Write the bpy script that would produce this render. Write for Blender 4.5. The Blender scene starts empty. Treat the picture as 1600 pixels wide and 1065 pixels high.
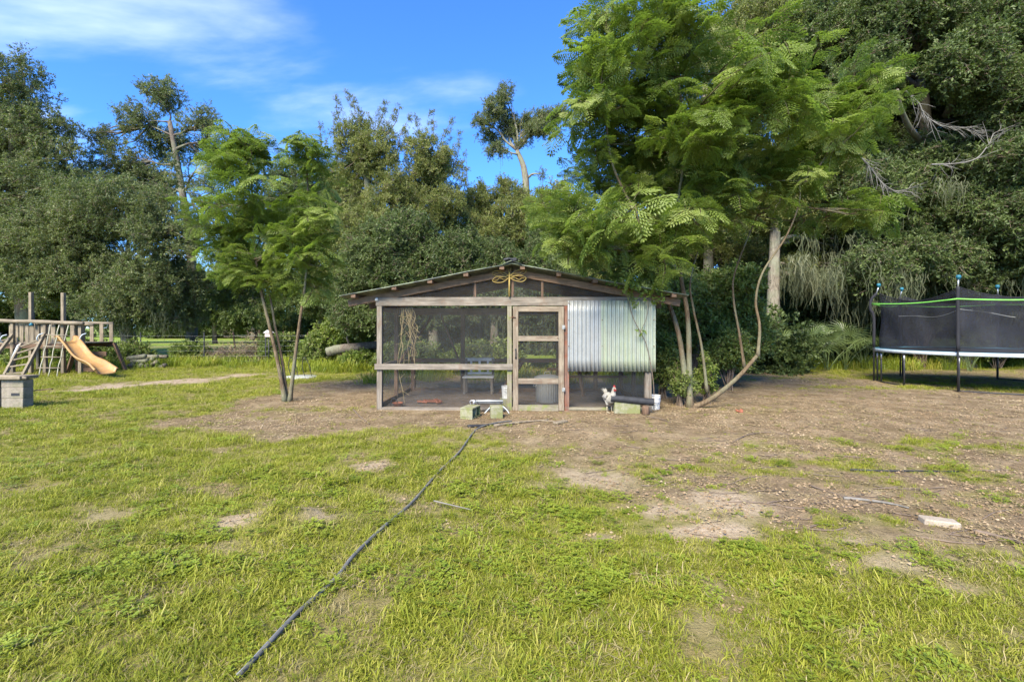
import bpy, math, random
import numpy as np
from mathutils import Vector, Matrix, Euler, Quaternion
PI = math.pi
rad = math.radians
sc = bpy.context.scene
COL = sc.collection
random.seed(7)
RNG = np.random.default_rng(7)

# ---------------------------------------------------------------- camera
FP, CX, HY, CH = 755.6, 800.0, 511.0, 1.5
cd = bpy.data.cameras.new('camera')
cam = bpy.data.objects.new('camera', cd)
COL.objects.link(cam)
cam.location = (0, 0, CH)
cam.rotation_euler = (rad(90), 0, 0)
cd.sensor_width = 36.0
cd.lens = 17.0
cd.shift_y = -0.0134
cd.clip_start = 0.05
cd.clip_end = 2000
sc.camera = cam

# ---------------------------------------------------------------- world, sun, exposure
SUN_EL, SUN_AZ = rad(42), rad(203)        # azimuth clockwise from +Y (north): behind the camera, to the left
wd = bpy.data.worlds.new('World')
sc.world = wd
wd.use_nodes = True
nt = wd.node_tree
nt.nodes.clear()
N = nt.nodes.new
L = nt.links.new
sky = N('ShaderNodeTexSky')
sky.sky_type = 'NISHITA'
sky.sun_disc = False
sky.sun_elevation = SUN_EL
sky.sun_rotation = SUN_AZ
sky.altitude = 0
sky.air_density = 1.0
sky.dust_density = 0.3
sky.ozone_density = 3.0
tc = N('ShaderNodeTexCoord')
sep = N('ShaderNodeSeparateXYZ')
L(tc.outputs['Generated'], sep.inputs[0])
mz = N('ShaderNodeMath'); mz.operation = 'MAXIMUM'; mz.inputs[1].default_value = 0.0
L(sep.outputs['Z'], mz.inputs[0])
ad = N('ShaderNodeMath'); ad.operation = 'ADD'; ad.inputs[1].default_value = 0.12
L(mz.outputs[0], ad.inputs[0])
dv = N('ShaderNodeVectorMath'); dv.operation = 'DIVIDE'
cmb = N('ShaderNodeCombineXYZ')
for i in range(3): L(ad.outputs[0], cmb.inputs[i])
L(tc.outputs['Generated'], dv.inputs[0]); L(cmb.outputs[0], dv.inputs[1])
mp = N('ShaderNodeMapping'); mp.inputs['Scale'].default_value = (0.55, 1.15, 0.0); mp.inputs['Rotation'].default_value = (0, 0, rad(18)); mp.inputs['Location'].default_value = (1.9, 0.6, 0)
L(dv.outputs[0], mp.inputs[0])
n1 = N('ShaderNodeTexNoise'); n1.inputs['Scale'].default_value = 1.3; n1.inputs['Detail'].default_value = 9; n1.inputs['Roughness'].default_value = 0.52; n1.inputs['Distortion'].default_value = 0.35
L(mp.outputs[0], n1.inputs['Vector'])
sx = N('ShaderNodeMath'); sx.operation = 'MULTIPLY_ADD'; sx.inputs[1].default_value = -0.30; sx.inputs[2].default_value = 0.0
L(sep.outputs['X'], sx.inputs[0])
sm = N('ShaderNodeMath'); sm.operation = 'ADD'
L(n1.outputs['Fac'], sm.inputs[0]); L(sx.outputs[0], sm.inputs[1])
mr = N('ShaderNodeMapRange'); mr.interpolation_type = 'SMOOTHSTEP'
mr.inputs['From Min'].default_value = 0.63; mr.inputs['From Max'].default_value = 0.95
mr.inputs['To Max'].default_value = 0.6
L(sm.outputs[0], mr.inputs['Value'])
hs = N('ShaderNodeHueSaturation'); hs.inputs['Saturation'].default_value = 1.05; hs.inputs['Value'].default_value = 1.0
tint = N('ShaderNodeMix'); tint.data_type = 'RGBA'; tint.blend_type = 'MULTIPLY'; tint.inputs[0].default_value = 1.0
tint.inputs[7].default_value = (0.33, 0.60, 1.0, 1)
L(sky.outputs[0], hs.inputs['Color'])
L(hs.outputs[0], tint.inputs[6])
mx = N('ShaderNodeMix'); mx.data_type = 'RGBA'
mx.inputs[7].default_value = (5.6, 6.0, 7.0, 1)
L(mr.outputs[0], mx.inputs[0]); L(tint.outputs[2], mx.inputs[6])
bg = N('ShaderNodeBackground'); bg.inputs['Strength'].default_value = 0.14
L(mx.outputs[2], bg.inputs['Color'])
wo = N('ShaderNodeOutputWorld'); L(bg.outputs[0], wo.inputs[0])

sd = bpy.data.lights.new('sun', 'SUN')
sd.energy = 4.0
sd.angle = rad(26)
sd.color = (1.0, 0.92, 0.76)
sun = bpy.data.objects.new('sun', sd); COL.objects.link(sun)
sdir = Vector((math.sin(SUN_AZ)*math.cos(SUN_EL), math.cos(SUN_AZ)*math.cos(SUN_EL), math.sin(SUN_EL)))
sun.rotation_euler = (-sdir).to_track_quat('-Z', 'Y').to_euler()
sun.location = sdir*50

sc.view_settings.view_transform = 'Standard'
sc.view_settings.look = 'None'
sc.view_settings.exposure = 1.5
sc.view_settings.gamma = 1.0
sc.view_settings.use_curve_mapping = False
sc.cycles.max_bounces = 8
sc.cycles.diffuse_bounces = 6
sc.cycles.glossy_bounces = 2
sc.cycles.transmission_bounces = 4
sc.cycles.transparent_max_bounces = 10
sc.cycles.use_denoising = True

# ---------------------------------------------------------------- photo geometry
def at(px, py, Y):
    """a point of the place at distance Y, from where the photograph shows it"""
    return Vector(((px-CX)/FP*Y, Y, CH-(py-HY)/FP*Y))
def gp(px, py):
    Y = FP*CH/(py-HY)
    return ((px-CX)/FP*Y, Y)

# ---------------------------------------------------------------- noise
def _h(ix, iy, iz, seed):
    n = (ix*374761393 + iy*668265263 + iz*2147483647 + seed*1274126177) & 0xffffffff
    n = ((n ^ (n >> 13))*1274126177) & 0xffffffff
    n = (n ^ (n >> 16)) & 0xffff
    return n/65535.0
def vnoise(p, scale=1.0, seed=0):
    p = np.asarray(p, float)*scale
    if p.shape[1] == 2: p = np.c_[p, np.zeros(len(p))]
    i = np.floor(p).astype(np.int64); f = p-i; f = f*f*(3-2*f)
    out = 0
    for a in (0, 1):
        for b in (0, 1):
            for c in (0, 1):
                w = (f[:, 0] if a else 1-f[:, 0])*(f[:, 1] if b else 1-f[:, 1])*(f[:, 2] if c else 1-f[:, 2])
                out = out + w*_h(i[:, 0]+a, i[:, 1]+b, i[:, 2]+c, seed)
    return out
def fbm(p, scale, seed=0, octs=4):
    o = 0; a = 1; t = 0
    for k in range(octs):
        o = o+a*vnoise(p, scale*2**k, seed+k*17); t += a; a *= 0.55
    return o/t

def gz_np(xy):
    xy = np.asarray(xy, float)
    z = (fbm(xy, 0.55, 3, 3)-0.5)*0.09 + (vnoise(xy, 6.0, 9)-0.5)*0.018
    cp = np.clip((np.hypot((xy[:, 0]-0.1)/3.4, (xy[:, 1]-9.8)/2.2)-0.85)/0.6, 0, 1)
    z = z*cp
    for (px, py, rx, ry, h) in ((475, 815, .5, .35, .06), (385, 822, .5, .3, .05), (920, 680, .9, .5, .05), (1140, 785, .5, .4, .03)):
        gx, gy = gp(px, py)
        z = z+h*np.exp(-((xy[:, 0]-gx)/rx)**2-((xy[:, 1]-gy)/ry)**2)*(0.6+0.8*vnoise(xy, 7, 31))
    return z
def gz(x, y): return float(gz_np([[x, y]])[0])

def poly_sd(P, poly):
    """signed distance to a polygon, positive inside"""
    poly = np.array(poly, float); n = len(poly)
    d = np.full(len(P), 1e9); ins = np.zeros(len(P), bool)
    for i in range(n):
        a = poly[i]; b = poly[(i+1) % n]; ab = b-a
        t = np.clip(((P-a)@ab)/(ab@ab), 0, 1)
        d = np.minimum(d, np.hypot(*(P-a-t[:, None]*ab).T))
        c = ((a[1] > P[:, 1]) != (b[1] > P[:, 1]))
        with np.errstate(divide='ignore', invalid='ignore'):
            xx = (b[0]-a[0])*(P[:, 1]-a[1])/(b[1]-a[1])+a[0]
        ins ^= c & (P[:, 0] < xx)
    return np.where(ins, d, -d)
MAIN = [gp(*q) for q in ((222, 672), (290, 644), (400, 622), (470, 603), (560, 592), (600, 578), (1170, 575), (1320, 590), (1470, 602), (1650, 618), (2100, 660), (2000, 860), (1620, 912), (1500, 862), (1390, 838), (1280, 838), (1190, 828), (1090, 832), (1010, 802), (965, 772), (890, 742), (850, 705), (770, 672), (600, 676), (420, 682))]
UNDER = [gp(*q) for q in ((1330, 588), (1380, 578), (1700, 576), (1900, 600), (1640, 612), (1480, 600))]
TRACK = [gp(*q) for q in ((40, 614), (150, 603), (240, 594), (350, 585), (400, 585), (330, 594), (230, 606), (110, 614))]
#           px   py   rx(m) ry(m) strength
PATCH = [(590, 732, .28, .20, 1.0), (382, 822, .30, .16, .9), (468, 812, .42, .20, .95), (620, 780, .08, .08, .8), (940, 748, .30, .2, .9),
         (1030, 798, .25, .2, 1), (1135, 783, .38, .3, 1), (1100, 828, .35, .13, 1), (935, 836, .16, .1, .8), (1330, 845, .22, .1, .9), (1500, 920, .25, .12, .8),
         (160, 803, .18, .2, .55), (340, 862, .2, .1, .6), (1140, 690, .4, .3, .7), (860, 755, .25, .15, .6), (150, 880, .18, .12, .5),
         (690, 790, .25, .1, .45), (1390, 880, .3, .15, .75), (1560, 880, .4, .2, .7), (250, 930, .12, .08, .5), (640, 905, .12, .08, .4), (20, 850, .1, .1, .4), (1330, 920, .12, .08, .5),
         (840, 650, .6, .25, 1)]
#    grass islands within the dirt
ISLE = [(1290, 725, 1.1, .35, .55), (1480, 745, 1.0, .35, .6), (1420, 700, 1.0, .4, .35), (1000, 740, .6, .35, .35), (1100, 745, .6, .4, .3), (1230, 800, .5, .2, .7), (1420, 815, .35, .12, .55),
        (1300, 800, .5, .2, .6), (1230, 590, 3.0, .55, .75), (1450, 606, 3.0, .4, .8), (1350, 690, 1.6, .5, .3), (1120, 700, .8, .4, .3), (1500, 700, 1.2, .4, .3), (380, 655, .7, .25, .45), (560, 640, 1.0, .4, .25), (460, 640, .8, .3, .3), (1000, 700, .6, .4, .25), (1560, 770, .6, .3, .5), (1200, 640, 1.5, .5, .12)]
def _sg(x): return 1/(1+np.exp(-np.clip(x, -40, 40)))
def masks(xy):
    xy = np.asarray(xy, float)
    w = (fbm(xy, 1.3, 41, 4)-0.5)
    s = poly_sd(xy, MAIN)
    d = _sg((s+w*1.7)/0.14)
    s3 = poly_sd(xy, UNDER)
    d = np.maximum(d, .8*_sg((s3+w*1.2)/0.15))
    s2 = poly_sd(xy, TRACK)
    tr = _sg((s2+w*2.6-.05)/0.12)
    d = np.maximum(d, tr)
    sand = tr*0.8
    w2 = fbm(xy, 3.5, 71, 3)
    for (px, py, rx, ry, k) in ISLE:
        gx, gy = gp(px, py)
        q = ((xy[:, 0]-gx)/rx)**2+((xy[:, 1]-gy)/ry)**2
        d = d-k*np.exp(-q*0.8)*np.clip((w2-0.38)*4.5, 0, 1.3)
    d = np.clip(d, 0, 1)
    for (px, py, rx, ry, k) in PATCH:
        gx, gy = gp(px, py)
        q = np.sqrt(((xy[:, 0]-gx)/rx)**2+((xy[:, 1]-gy)/ry)**2)
        m = k*_sg(-(q-1-w*2.2-(w2-.5)*1.6)/0.22)
        d = np.maximum(d, m)
        if px != 840: sand = np.maximum(sand, m*0.9*np.clip(.15+1.6*w2, 0, 1))
    thin = np.clip((fbm(xy, 2.2, 91, 3)-0.57)*4.0, 0, 0.55)
    d = np.maximum(d, thin)
    # bare soil beneath the trees beyond the yard
    return np.clip(d, 0, 1), np.clip(sand, 0, 1)

# ---------------------------------------------------------------- object helpers
def tag(o, label=None, cat=None, group=None, kind=None):
    if label: o['label'] = label
    if cat: o['category'] = cat
    if group: o['group'] = group
    if kind: o['kind'] = kind
    return o
def empty(name, loc=(0, 0, 0), rz=0.0):
    o = bpy.data.objects.new(name, None); COL.objects.link(o)
    o.location = loc; o.rotation_euler = (0, 0, rz); o.empty_display_size = 0.1
    return o
def thing(name, label, cat, loc=(0, 0, 0), rz=0.0, group=None):
    return tag(empty(name, loc, rz), label, cat, group)
def copy_tree(o, parent=None):
    c = o.copy(); COL.objects.link(c)
    if parent: c.parent = parent
    for ch in list(o.children): copy_tree(ch, c)
    return c

class MB:
    def __init__(s): s.v = []; s.f = []; s.smooth = []
    def add(s, vs, fs, smooth=False):
        b = len(s.v); s.v += [tuple(v) for v in vs]
        s.f += [tuple(i+b for i in f) for f in fs]; s.smooth += [smooth]*len(fs)
        return s
    def box(s, c, size, rot=None):
        hx, hy, hz = [q/2 for q in size]; c = Vector(c)
        R = Euler(rot).to_matrix() if rot is not None else Matrix.Identity(3)
        vs = [c+R@Vector((x*hx, y*hy, z*hz)) for x in (-1, 1) for y in (-1, 1) for z in (-1, 1)]
        return s.add(vs, [(0, 1, 3, 2), (4, 6, 7, 5), (0, 4, 5, 1), (2, 3, 7, 6), (0, 2, 6, 4), (1, 5, 7, 3)])
    def beam(s, a, b, w, h, up=(0, 0, 1), ends=1.0):
        a = Vector(a); b = Vector(b); d = (b-a).normalized(); u = Vector(up)
        if abs(d.dot(u)) > .98: u = Vector((0, 1, 0))
        r = d.cross(u).normalized(); u = r.cross(d).normalized()
        vs = []
        for p, k in ((a, 1), (b, ends)):
            for sx_, sz_ in ((-1, -1), (1, -1), (1, 1), (-1, 1)): vs.append(p+r*sx_*w/2*k+u*sz_*h/2*k)
        return s.add(vs, [(3, 2, 1, 0), (4, 5, 6, 7), (0, 1, 5, 4), (1, 2, 6, 5), (2, 3, 7, 6), (3, 0, 4, 7)])
    def tube(s, pts, rads, n=8, cap=True, jitter=0, smooth=True):
        pts = [Vector(p) for p in pts]
        if not hasattr(rads, '__len__'): rads = [rads]*len(pts)
        vs = []; fs = []; t0 = (pts[1]-pts[0]).normalized()
        u = t0.orthogonal().normalized()
        for i, p in enumerate(pts):
            t = (pts[min(i+1, len(pts)-1)]-pts[max(i-1, 0)])
            t = t.normalized() if t.length > 1e-9 else t0
            u = (u-t*u.dot(t))
            u = u.normalized() if u.length > 1e-6 else t.orthogonal().normalized()
            w = t.cross(u)
            for k in range(n):
                a = 2*PI*k/n; r = rads[i]*(1+random.uniform(-jitter, jitter))
                vs.append(p+(u*math.cos(a)+w*math.sin(a))*r)
        for i in range(len(pts)-1):
            for k in range(n):
                fs.append((i*n+k, i*n+(k+1) % n, (i+1)*n+(k+1) % n, (i+1)*n+k))
        if cap:
            fs.append(tuple(range(n-1, -1, -1))); fs.append(tuple(range((len(pts)-1)*n, len(pts)*n)))
        return s.add(vs, fs, smooth)
    def lathe(s, prof, c=(0, 0, 0), n=24, flute=0.0, nf=0, smooth=True):
        vs = []; fs = []; c = Vector(c)
        for (r, z) in prof:
            for k in range(n):
                a = 2*PI*k/n; rr = r+(flute*math.cos(nf*a) if (flute and r > .05) else 0)
                vs.append(c+Vector((rr*math.cos(a), rr*math.sin(a), z)))
        for i in range(len(prof)-1):
            for k in range(n): fs.append((i*n+k, i*n+(k+1) % n, (i+1)*n+(k+1) % n, (i+1)*n+k))
        return s.add(vs, fs, smooth)
    def build(s, name, mat=None, parent=None, bevel=0.0, loc=None, kind=None, label=None, rough=0.0):
        me = bpy.data.meshes.new(name)
        vs = s.v
        if rough: vs = [tuple(q+random.uniform(-rough, rough) for q in v) for v in vs]
        me.from_pydata(vs, [], s.f); me.update()
        me.polygons.foreach_set('use_smooth', s.smooth)
        if mat: me.materials.append(mat)
        o = bpy.data.objects.new(name, me); COL.objects.link(o)
        if parent: o.parent = parent
        if loc is not None: o.location = loc
        if bevel:
            m = o.modifiers.new('bevel', 'BEVEL'); m.width = bevel; m.segments = 1; m.limit_method = 'ANGLE'
        if kind: o['kind'] = kind
        if label: o['label'] = label
        return o
def share(o, name, parent, loc=(0, 0, 0), rot=(0, 0, 0), scl=1.0):
    c = bpy.data.objects.new(name, o.data); COL.objects.link(c); c.parent = parent
    c.location = loc; c.rotation_euler = rot; c.scale = (scl,)*3 if not hasattr(scl, '__len__') else scl
    return c
def curve_pts(ctrl, n=8):
    """Catmull-Rom through the control points"""
    P = [Vector(p) for p in ctrl]; P = [P[0]*2-P[1]]+P+[P[-1]*2-P[-2]]; out = []
    for i in range(1, len(P)-2):
        for k in range(n):
            t = k/n; a, b, c, d = P[i-1], P[i], P[i+1], P[i+2]
            out.append(0.5*((2*b)+(c-a)*t+(2*a-5*b+4*c-d)*t*t+(3*b-a-3*c+d)*t**3))
    out.append(P[-2]); return out

# ---------------------------------------------------------------- materials
def new_mat(name):
    m = bpy.data.materials.new(name); m.use_nodes = True
    t = m.node_tree; t.nodes.clear()
    out = t.nodes.new('ShaderNodeOutputMaterial')
    return m, t, out
def nz(t, vec, scale, detail=4, rough=.55, dist=0):
    n = t.nodes.new('ShaderNodeTexNoise'); n.inputs['Scale'].default_value = scale
    n.inputs['Detail'].default_value = detail; n.inputs['Roughness'].default_value = rough; n.inputs['Distortion'].default_value = dist
    if vec is not None: t.links.new(vec, n.inputs['Vector'])
    return n.outputs['Fac']
def ramp(t, fac, stops):
    r = t.nodes.new('ShaderNodeValToRGB'); e = r.color_ramp.elements
    while len(e) < len(stops): e.new(0.5)
    for i, (p, c) in enumerate(stops):
        e[i].position = p; e[i].color = (*c, 1) if len(c) == 3 else c
    t.links.new(fac, r.inputs[0]); return r.outputs[0]
def mixc(t, fac, a, b, mode='MIX'):
    m = t.nodes.new('ShaderNodeMix'); m.data_type = 'RGBA'; m.blend_type = mode
    for s_, v in ((0, fac), (6, a), (7, b)):
        if isinstance(v, (int, float)): m.inputs[s_].default_value = v
        elif isinstance(v, tuple): m.inputs[s_].default_value = (*v, 1) if len(v) == 3 else v
        else: t.links.new(v, m.inputs[s_])
    return m.outputs[2]
def bump(t, h, strength=.3, dist=.01):
    b = t.nodes.new('ShaderNodeBump'); b.inputs['Strength'].default_value = strength; b.inputs['Distance'].default_value = dist
    t.links.new(h, b.inputs['Height']); return b.outputs[0]
def objco(t, scale=(1, 1, 1), rot=(0, 0, 0)):
    c = t.nodes.new('ShaderNodeTexCoord'); m = t.nodes.new('ShaderNodeMapping')
    m.inputs['Scale'].default_value = scale; m.inputs['Rotation'].default_value = rot
    t.links.new(c.outputs['Object'], m.inputs[0]); return m.outputs[0]
def pbsdf(t, out, col, rough=.7, metal=0, normal=None, spec=.3):
    p = t.nodes.new('ShaderNodeBsdfPrincipled')
    for k, v in (('Base Color', col), ('Roughness', rough), ('Metallic', metal), ('Specular IOR Level', spec)):
        if isinstance(v, (int, float)): p.inputs[k].default_value = v
        elif isinstance(v, tuple): p.inputs[k].default_value = (*v, 1)
        else: t.links.new(v, p.inputs[k])
    if normal is not None: t.links.new(normal, p.inputs['Normal'])
    t.links.new(p.outputs[0], out.inputs[0]); return p
def ramp01(t, fac, a, b):
    r = t.nodes.new('ShaderNodeMapRange'); r.inputs['From Min'].default_value = a; r.inputs['From Max'].default_value = b
    t.links.new(fac, r.inputs['Value']); return r.outputs[0]
def simple(name, c1, c2=None, rough=.7, metal=0, scale=8, bmp=.2, bd=.005, spec=.3):
    m, t, out = new_mat(name); co = objco(t)
    f = nz(t, co, scale, 6, .65)
    c2 = c2 or tuple(q*.7 for q in c1)
    col = ramp(t, f, [(.35, c2), (.65, c1)])
    g = nz(t, co, scale*7, 3)
    col = mixc(t, .18, col, ramp(t, g, [(.3, (.3, .3, .3)), (.7, (1, 1, 1))]), 'MULTIPLY')
    pbsdf(t, out, col, rough, metal, bump(t, g, bmp, bd), spec)
    return m
def wood(name, c1, c2, axis='x', stain=None, samt=.45, dark=.5, grain=1.0):
    """weathered timber: grain along one axis, knots, cracks and blotchy stain"""
    m, t, out = new_mat(name)
    s = [45, 45, 45]; s['xyz'.index(axis)] = 2.2
    co = objco(t, tuple(s)); cb = objco(t)
    g = nz(t, co, 1.0, 8, .7, .6)
    col = ramp(t, g, [(.28, tuple(q*dark for q in c2)), (.42, c2), (.62, c1), (.8, tuple(min(1, q*1.2) for q in c1))])
    s2 = [130, 130, 130]; s2['xyz'.index(axis)] = 3
    cr = nz(t, objco(t, tuple(s2)), 1, 3, .6)
    col = mixc(t, .7, col, ramp(t, cr, [(.30, (.25, .22, .2)), (.40, (1, 1, 1))]), 'MULTIPLY')
    b = nz(t, cb, 3.2, 5, .6)
    col = mixc(t, .6, col, ramp(t, b, [(.35, (.62, .6, .58)), (.6, (1.08, 1.05, 1.0))]), 'MULTIPLY')
    if stain:
        b2 = nz(t, cb, 5.5, 5, .7)
        f = ramp01(t, b2, .52, .62)
        mm = t.nodes.new('ShaderNodeMath'); mm.operation = 'MULTIPLY'; mm.inputs[1].default_value = samt; mm.use_clamp = True
        t.links.new(f, mm.inputs[0])
        col = mixc(t, mm.outputs[0], col, stain)
    pbsdf(t, out, col, .85, 0, bump(t, g, .5, .004), .2)
    return m
def wood3(name, *a, **k): return {ax: wood(name+'_'+ax, *a, axis=ax, **k) for ax in 'xyz'}
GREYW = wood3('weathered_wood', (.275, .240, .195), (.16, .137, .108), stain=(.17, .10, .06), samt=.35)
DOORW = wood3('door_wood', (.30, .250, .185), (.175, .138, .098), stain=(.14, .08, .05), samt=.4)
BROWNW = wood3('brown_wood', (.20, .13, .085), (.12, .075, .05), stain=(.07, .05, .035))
REDW = wood3('rusty_wood', (.24, .14, .10), (.15, .09, .07), stain=(.20, .06, .03), samt=.6)
MOSSW = wood3('mossy_wood', (.30, .27, .20), (.18, .16, .11), stain=(.17, .20, .05), samt=.7)
OLDW = wood3('silvered_wood', (.31, .26, .185), (.175, .142, .10), stain=(.13, .11, .07), samt=.4)

def leaf_mat(name, c1, c2, c3=None, trans=.35, rough=.45, spec=.35, noise=.35):
    m, t, out = new_mat(name)
    oi = t.nodes.new('ShaderNodeObjectInfo')
    geo = t.nodes.new('ShaderNodeNewGeometry')
    at_ = t.nodes.new('ShaderNodeAttribute'); at_.attribute_name = 'v'
    s = t.nodes.new('ShaderNodeMath'); s.operation = 'MULTIPLY_ADD'; s.inputs[1].default_value = .45
    t.links.new(oi.outputs['Random'], s.inputs[0])
    s2 = t.nodes.new('ShaderNodeMath'); s2.operation = 'MULTIPLY'; s2.inputs[1].default_value = .30
    t.links.new(at_.outputs['Fac'], s2.inputs[0]); t.links.new(s2.outputs[0], s.inputs[2])
    n = nz(t, geo.outputs['Position'], noise, 3, .5)
    s3 = t.nodes.new('ShaderNodeMath'); s3.operation = 'MULTIPLY_ADD'; s3.inputs[1].default_value = .5
    t.links.new(n, s3.inputs[0]); t.links.new(s.outputs[0], s3.inputs[2])
    col = ramp(t, s3.outputs[0], [(.25, c1), (.70, c2)] + ([(1.0, c3)] if c3 else []))
    p = t.nodes.new('ShaderNodeBsdfPrincipled'); p.inputs['Roughness'].default_value = rough; p.inputs['Specular IOR Level'].default_value = spec
    t.links.new(col, p.inputs['Base Color'])
    if trans:
        tr = t.nodes.new('ShaderNodeBsdfTranslucent')
        tcx = mixc(t, 1.0, col, (1.05, 1.22, .60), 'MULTIPLY'); t.links.new(tcx, tr.inputs[0])
        mm = t.nodes.new('ShaderNodeMixShader'); mm.inputs[0].default_value = trans
        t.links.new(p.outputs[0], mm.inputs[1]); t.links.new(tr.outputs[0], mm.inputs[2]); t.links.new(mm.outputs[0], out.inputs[0])
    else: t.links.new(p.outputs[0], out.inputs[0])
    return m
M = {}
M['grass'] = leaf_mat('grass_blades', (.135, .163, .014), (.262, .278, .026), (.43, .38, .09), trans=.32, rough=.5, spec=.25, noise=.8)
M['dry_grass'] = leaf_mat('dry_grass', (.34, .27, .13), (.24, .21, .08), (.42, .34, .18), trans=.2, rough=.7, spec=.1)
M['weed'] = leaf_mat('weed_leaves', (.13, .185, .018), (.23, .275, .028), None, trans=.3, noise=1.0)
M['oak'] = leaf_mat('oak_leaves', (.054, .082, .026), (.112, .150, .044), (.18, .22, .070), trans=.38, rough=.45, spec=.35)
M['oak_grey'] = leaf_mat('grey_oak_leaves', (.082, .106, .038), (.155, .183, .062), (.24, .26, .105), trans=.38, rough=.45, spec=.38)
M['olive'] = leaf_mat('olive_leaves', (.095, .12, .028), (.195, .215, .055), (.31, .31, .10), trans=.38, rough=.45)
M['china'] = leaf_mat('fern_leaves', (.108, .155, .030), (.205, .262, .055), (.34, .38, .12), trans=.50, rough=.42, spec=.35, noise=.7)
M['shrub'] = leaf_mat('shrub_leaves', (.085, .125, .026), (.17, .215, .048), (.27, .30, .08), trans=.38, noise=.9)
M['shrub_bright'] = leaf_mat('bright_shrub_leaves', (.085, .135, .020), (.17, .22, .035), (.27, .30, .07), trans=.35, noise=.9)
M['palm'] = leaf_mat('palmetto_leaves', (.065, .10, .032), (.13, .17, .055), (.22, .24, .10), trans=.15, rough=.4, spec=.4)
M['moss'] = leaf_mat('spanish_moss', (.085, .10, .052), (.145, .155, .088), (.21, .21, .13), trans=.3, rough=.9, spec=.05)
M['dead_leaf'] = leaf_mat('fallen_leaves', (.17, .125, .07), (.29, .22, .12), (.43, .37, .19), trans=.1, rough=.8, spec=.1)
M['twig'] = simple('twigs', (.20, .15, .11), (.11, .08, .055), .9)
M['dead_wood'] = simple('dead_branches', (.22, .205, .18), (.13, .12, .10), .9, scale=12)
def bark(name, c1, c2, sc_=9):
    m, t, out = new_mat(name)
    geo = t.nodes.new('ShaderNodeNewGeometry'); mpn = t.nodes.new('ShaderNodeMapping'); mpn.inputs['Scale'].default_value = (1, 1, .28)
    t.links.new(geo.outputs['Position'], mpn.inputs[0])
    f = nz(t, mpn.outputs[0], sc_*2.2, 6, .7, .8); g = nz(t, geo.outputs['Position'], 1.7, 3)
    col = ramp(t, f, [(.3, tuple(q*.45 for q in c2)), (.46, c2), (.66, c1)])
    col = mixc(t, ramp01(t, g, .45, .65), col, mixc(t, .6, col, (.20, .22, .14)))
    pbsdf(t, out, col, .9, 0, bump(t, f, .8, .03), .15); return m
M['bark'] = bark('oak_bark', (.20, .165, .13), (.11, .088, .068))
M['bark_pale'] = bark('pale_bark', (.29, .25, .19), (.16, .135, .10), 6)
M['bark_china'] = bark('smooth_brown_bark', (.21, .155, .095), (.12, .085, .05), 12)
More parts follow.
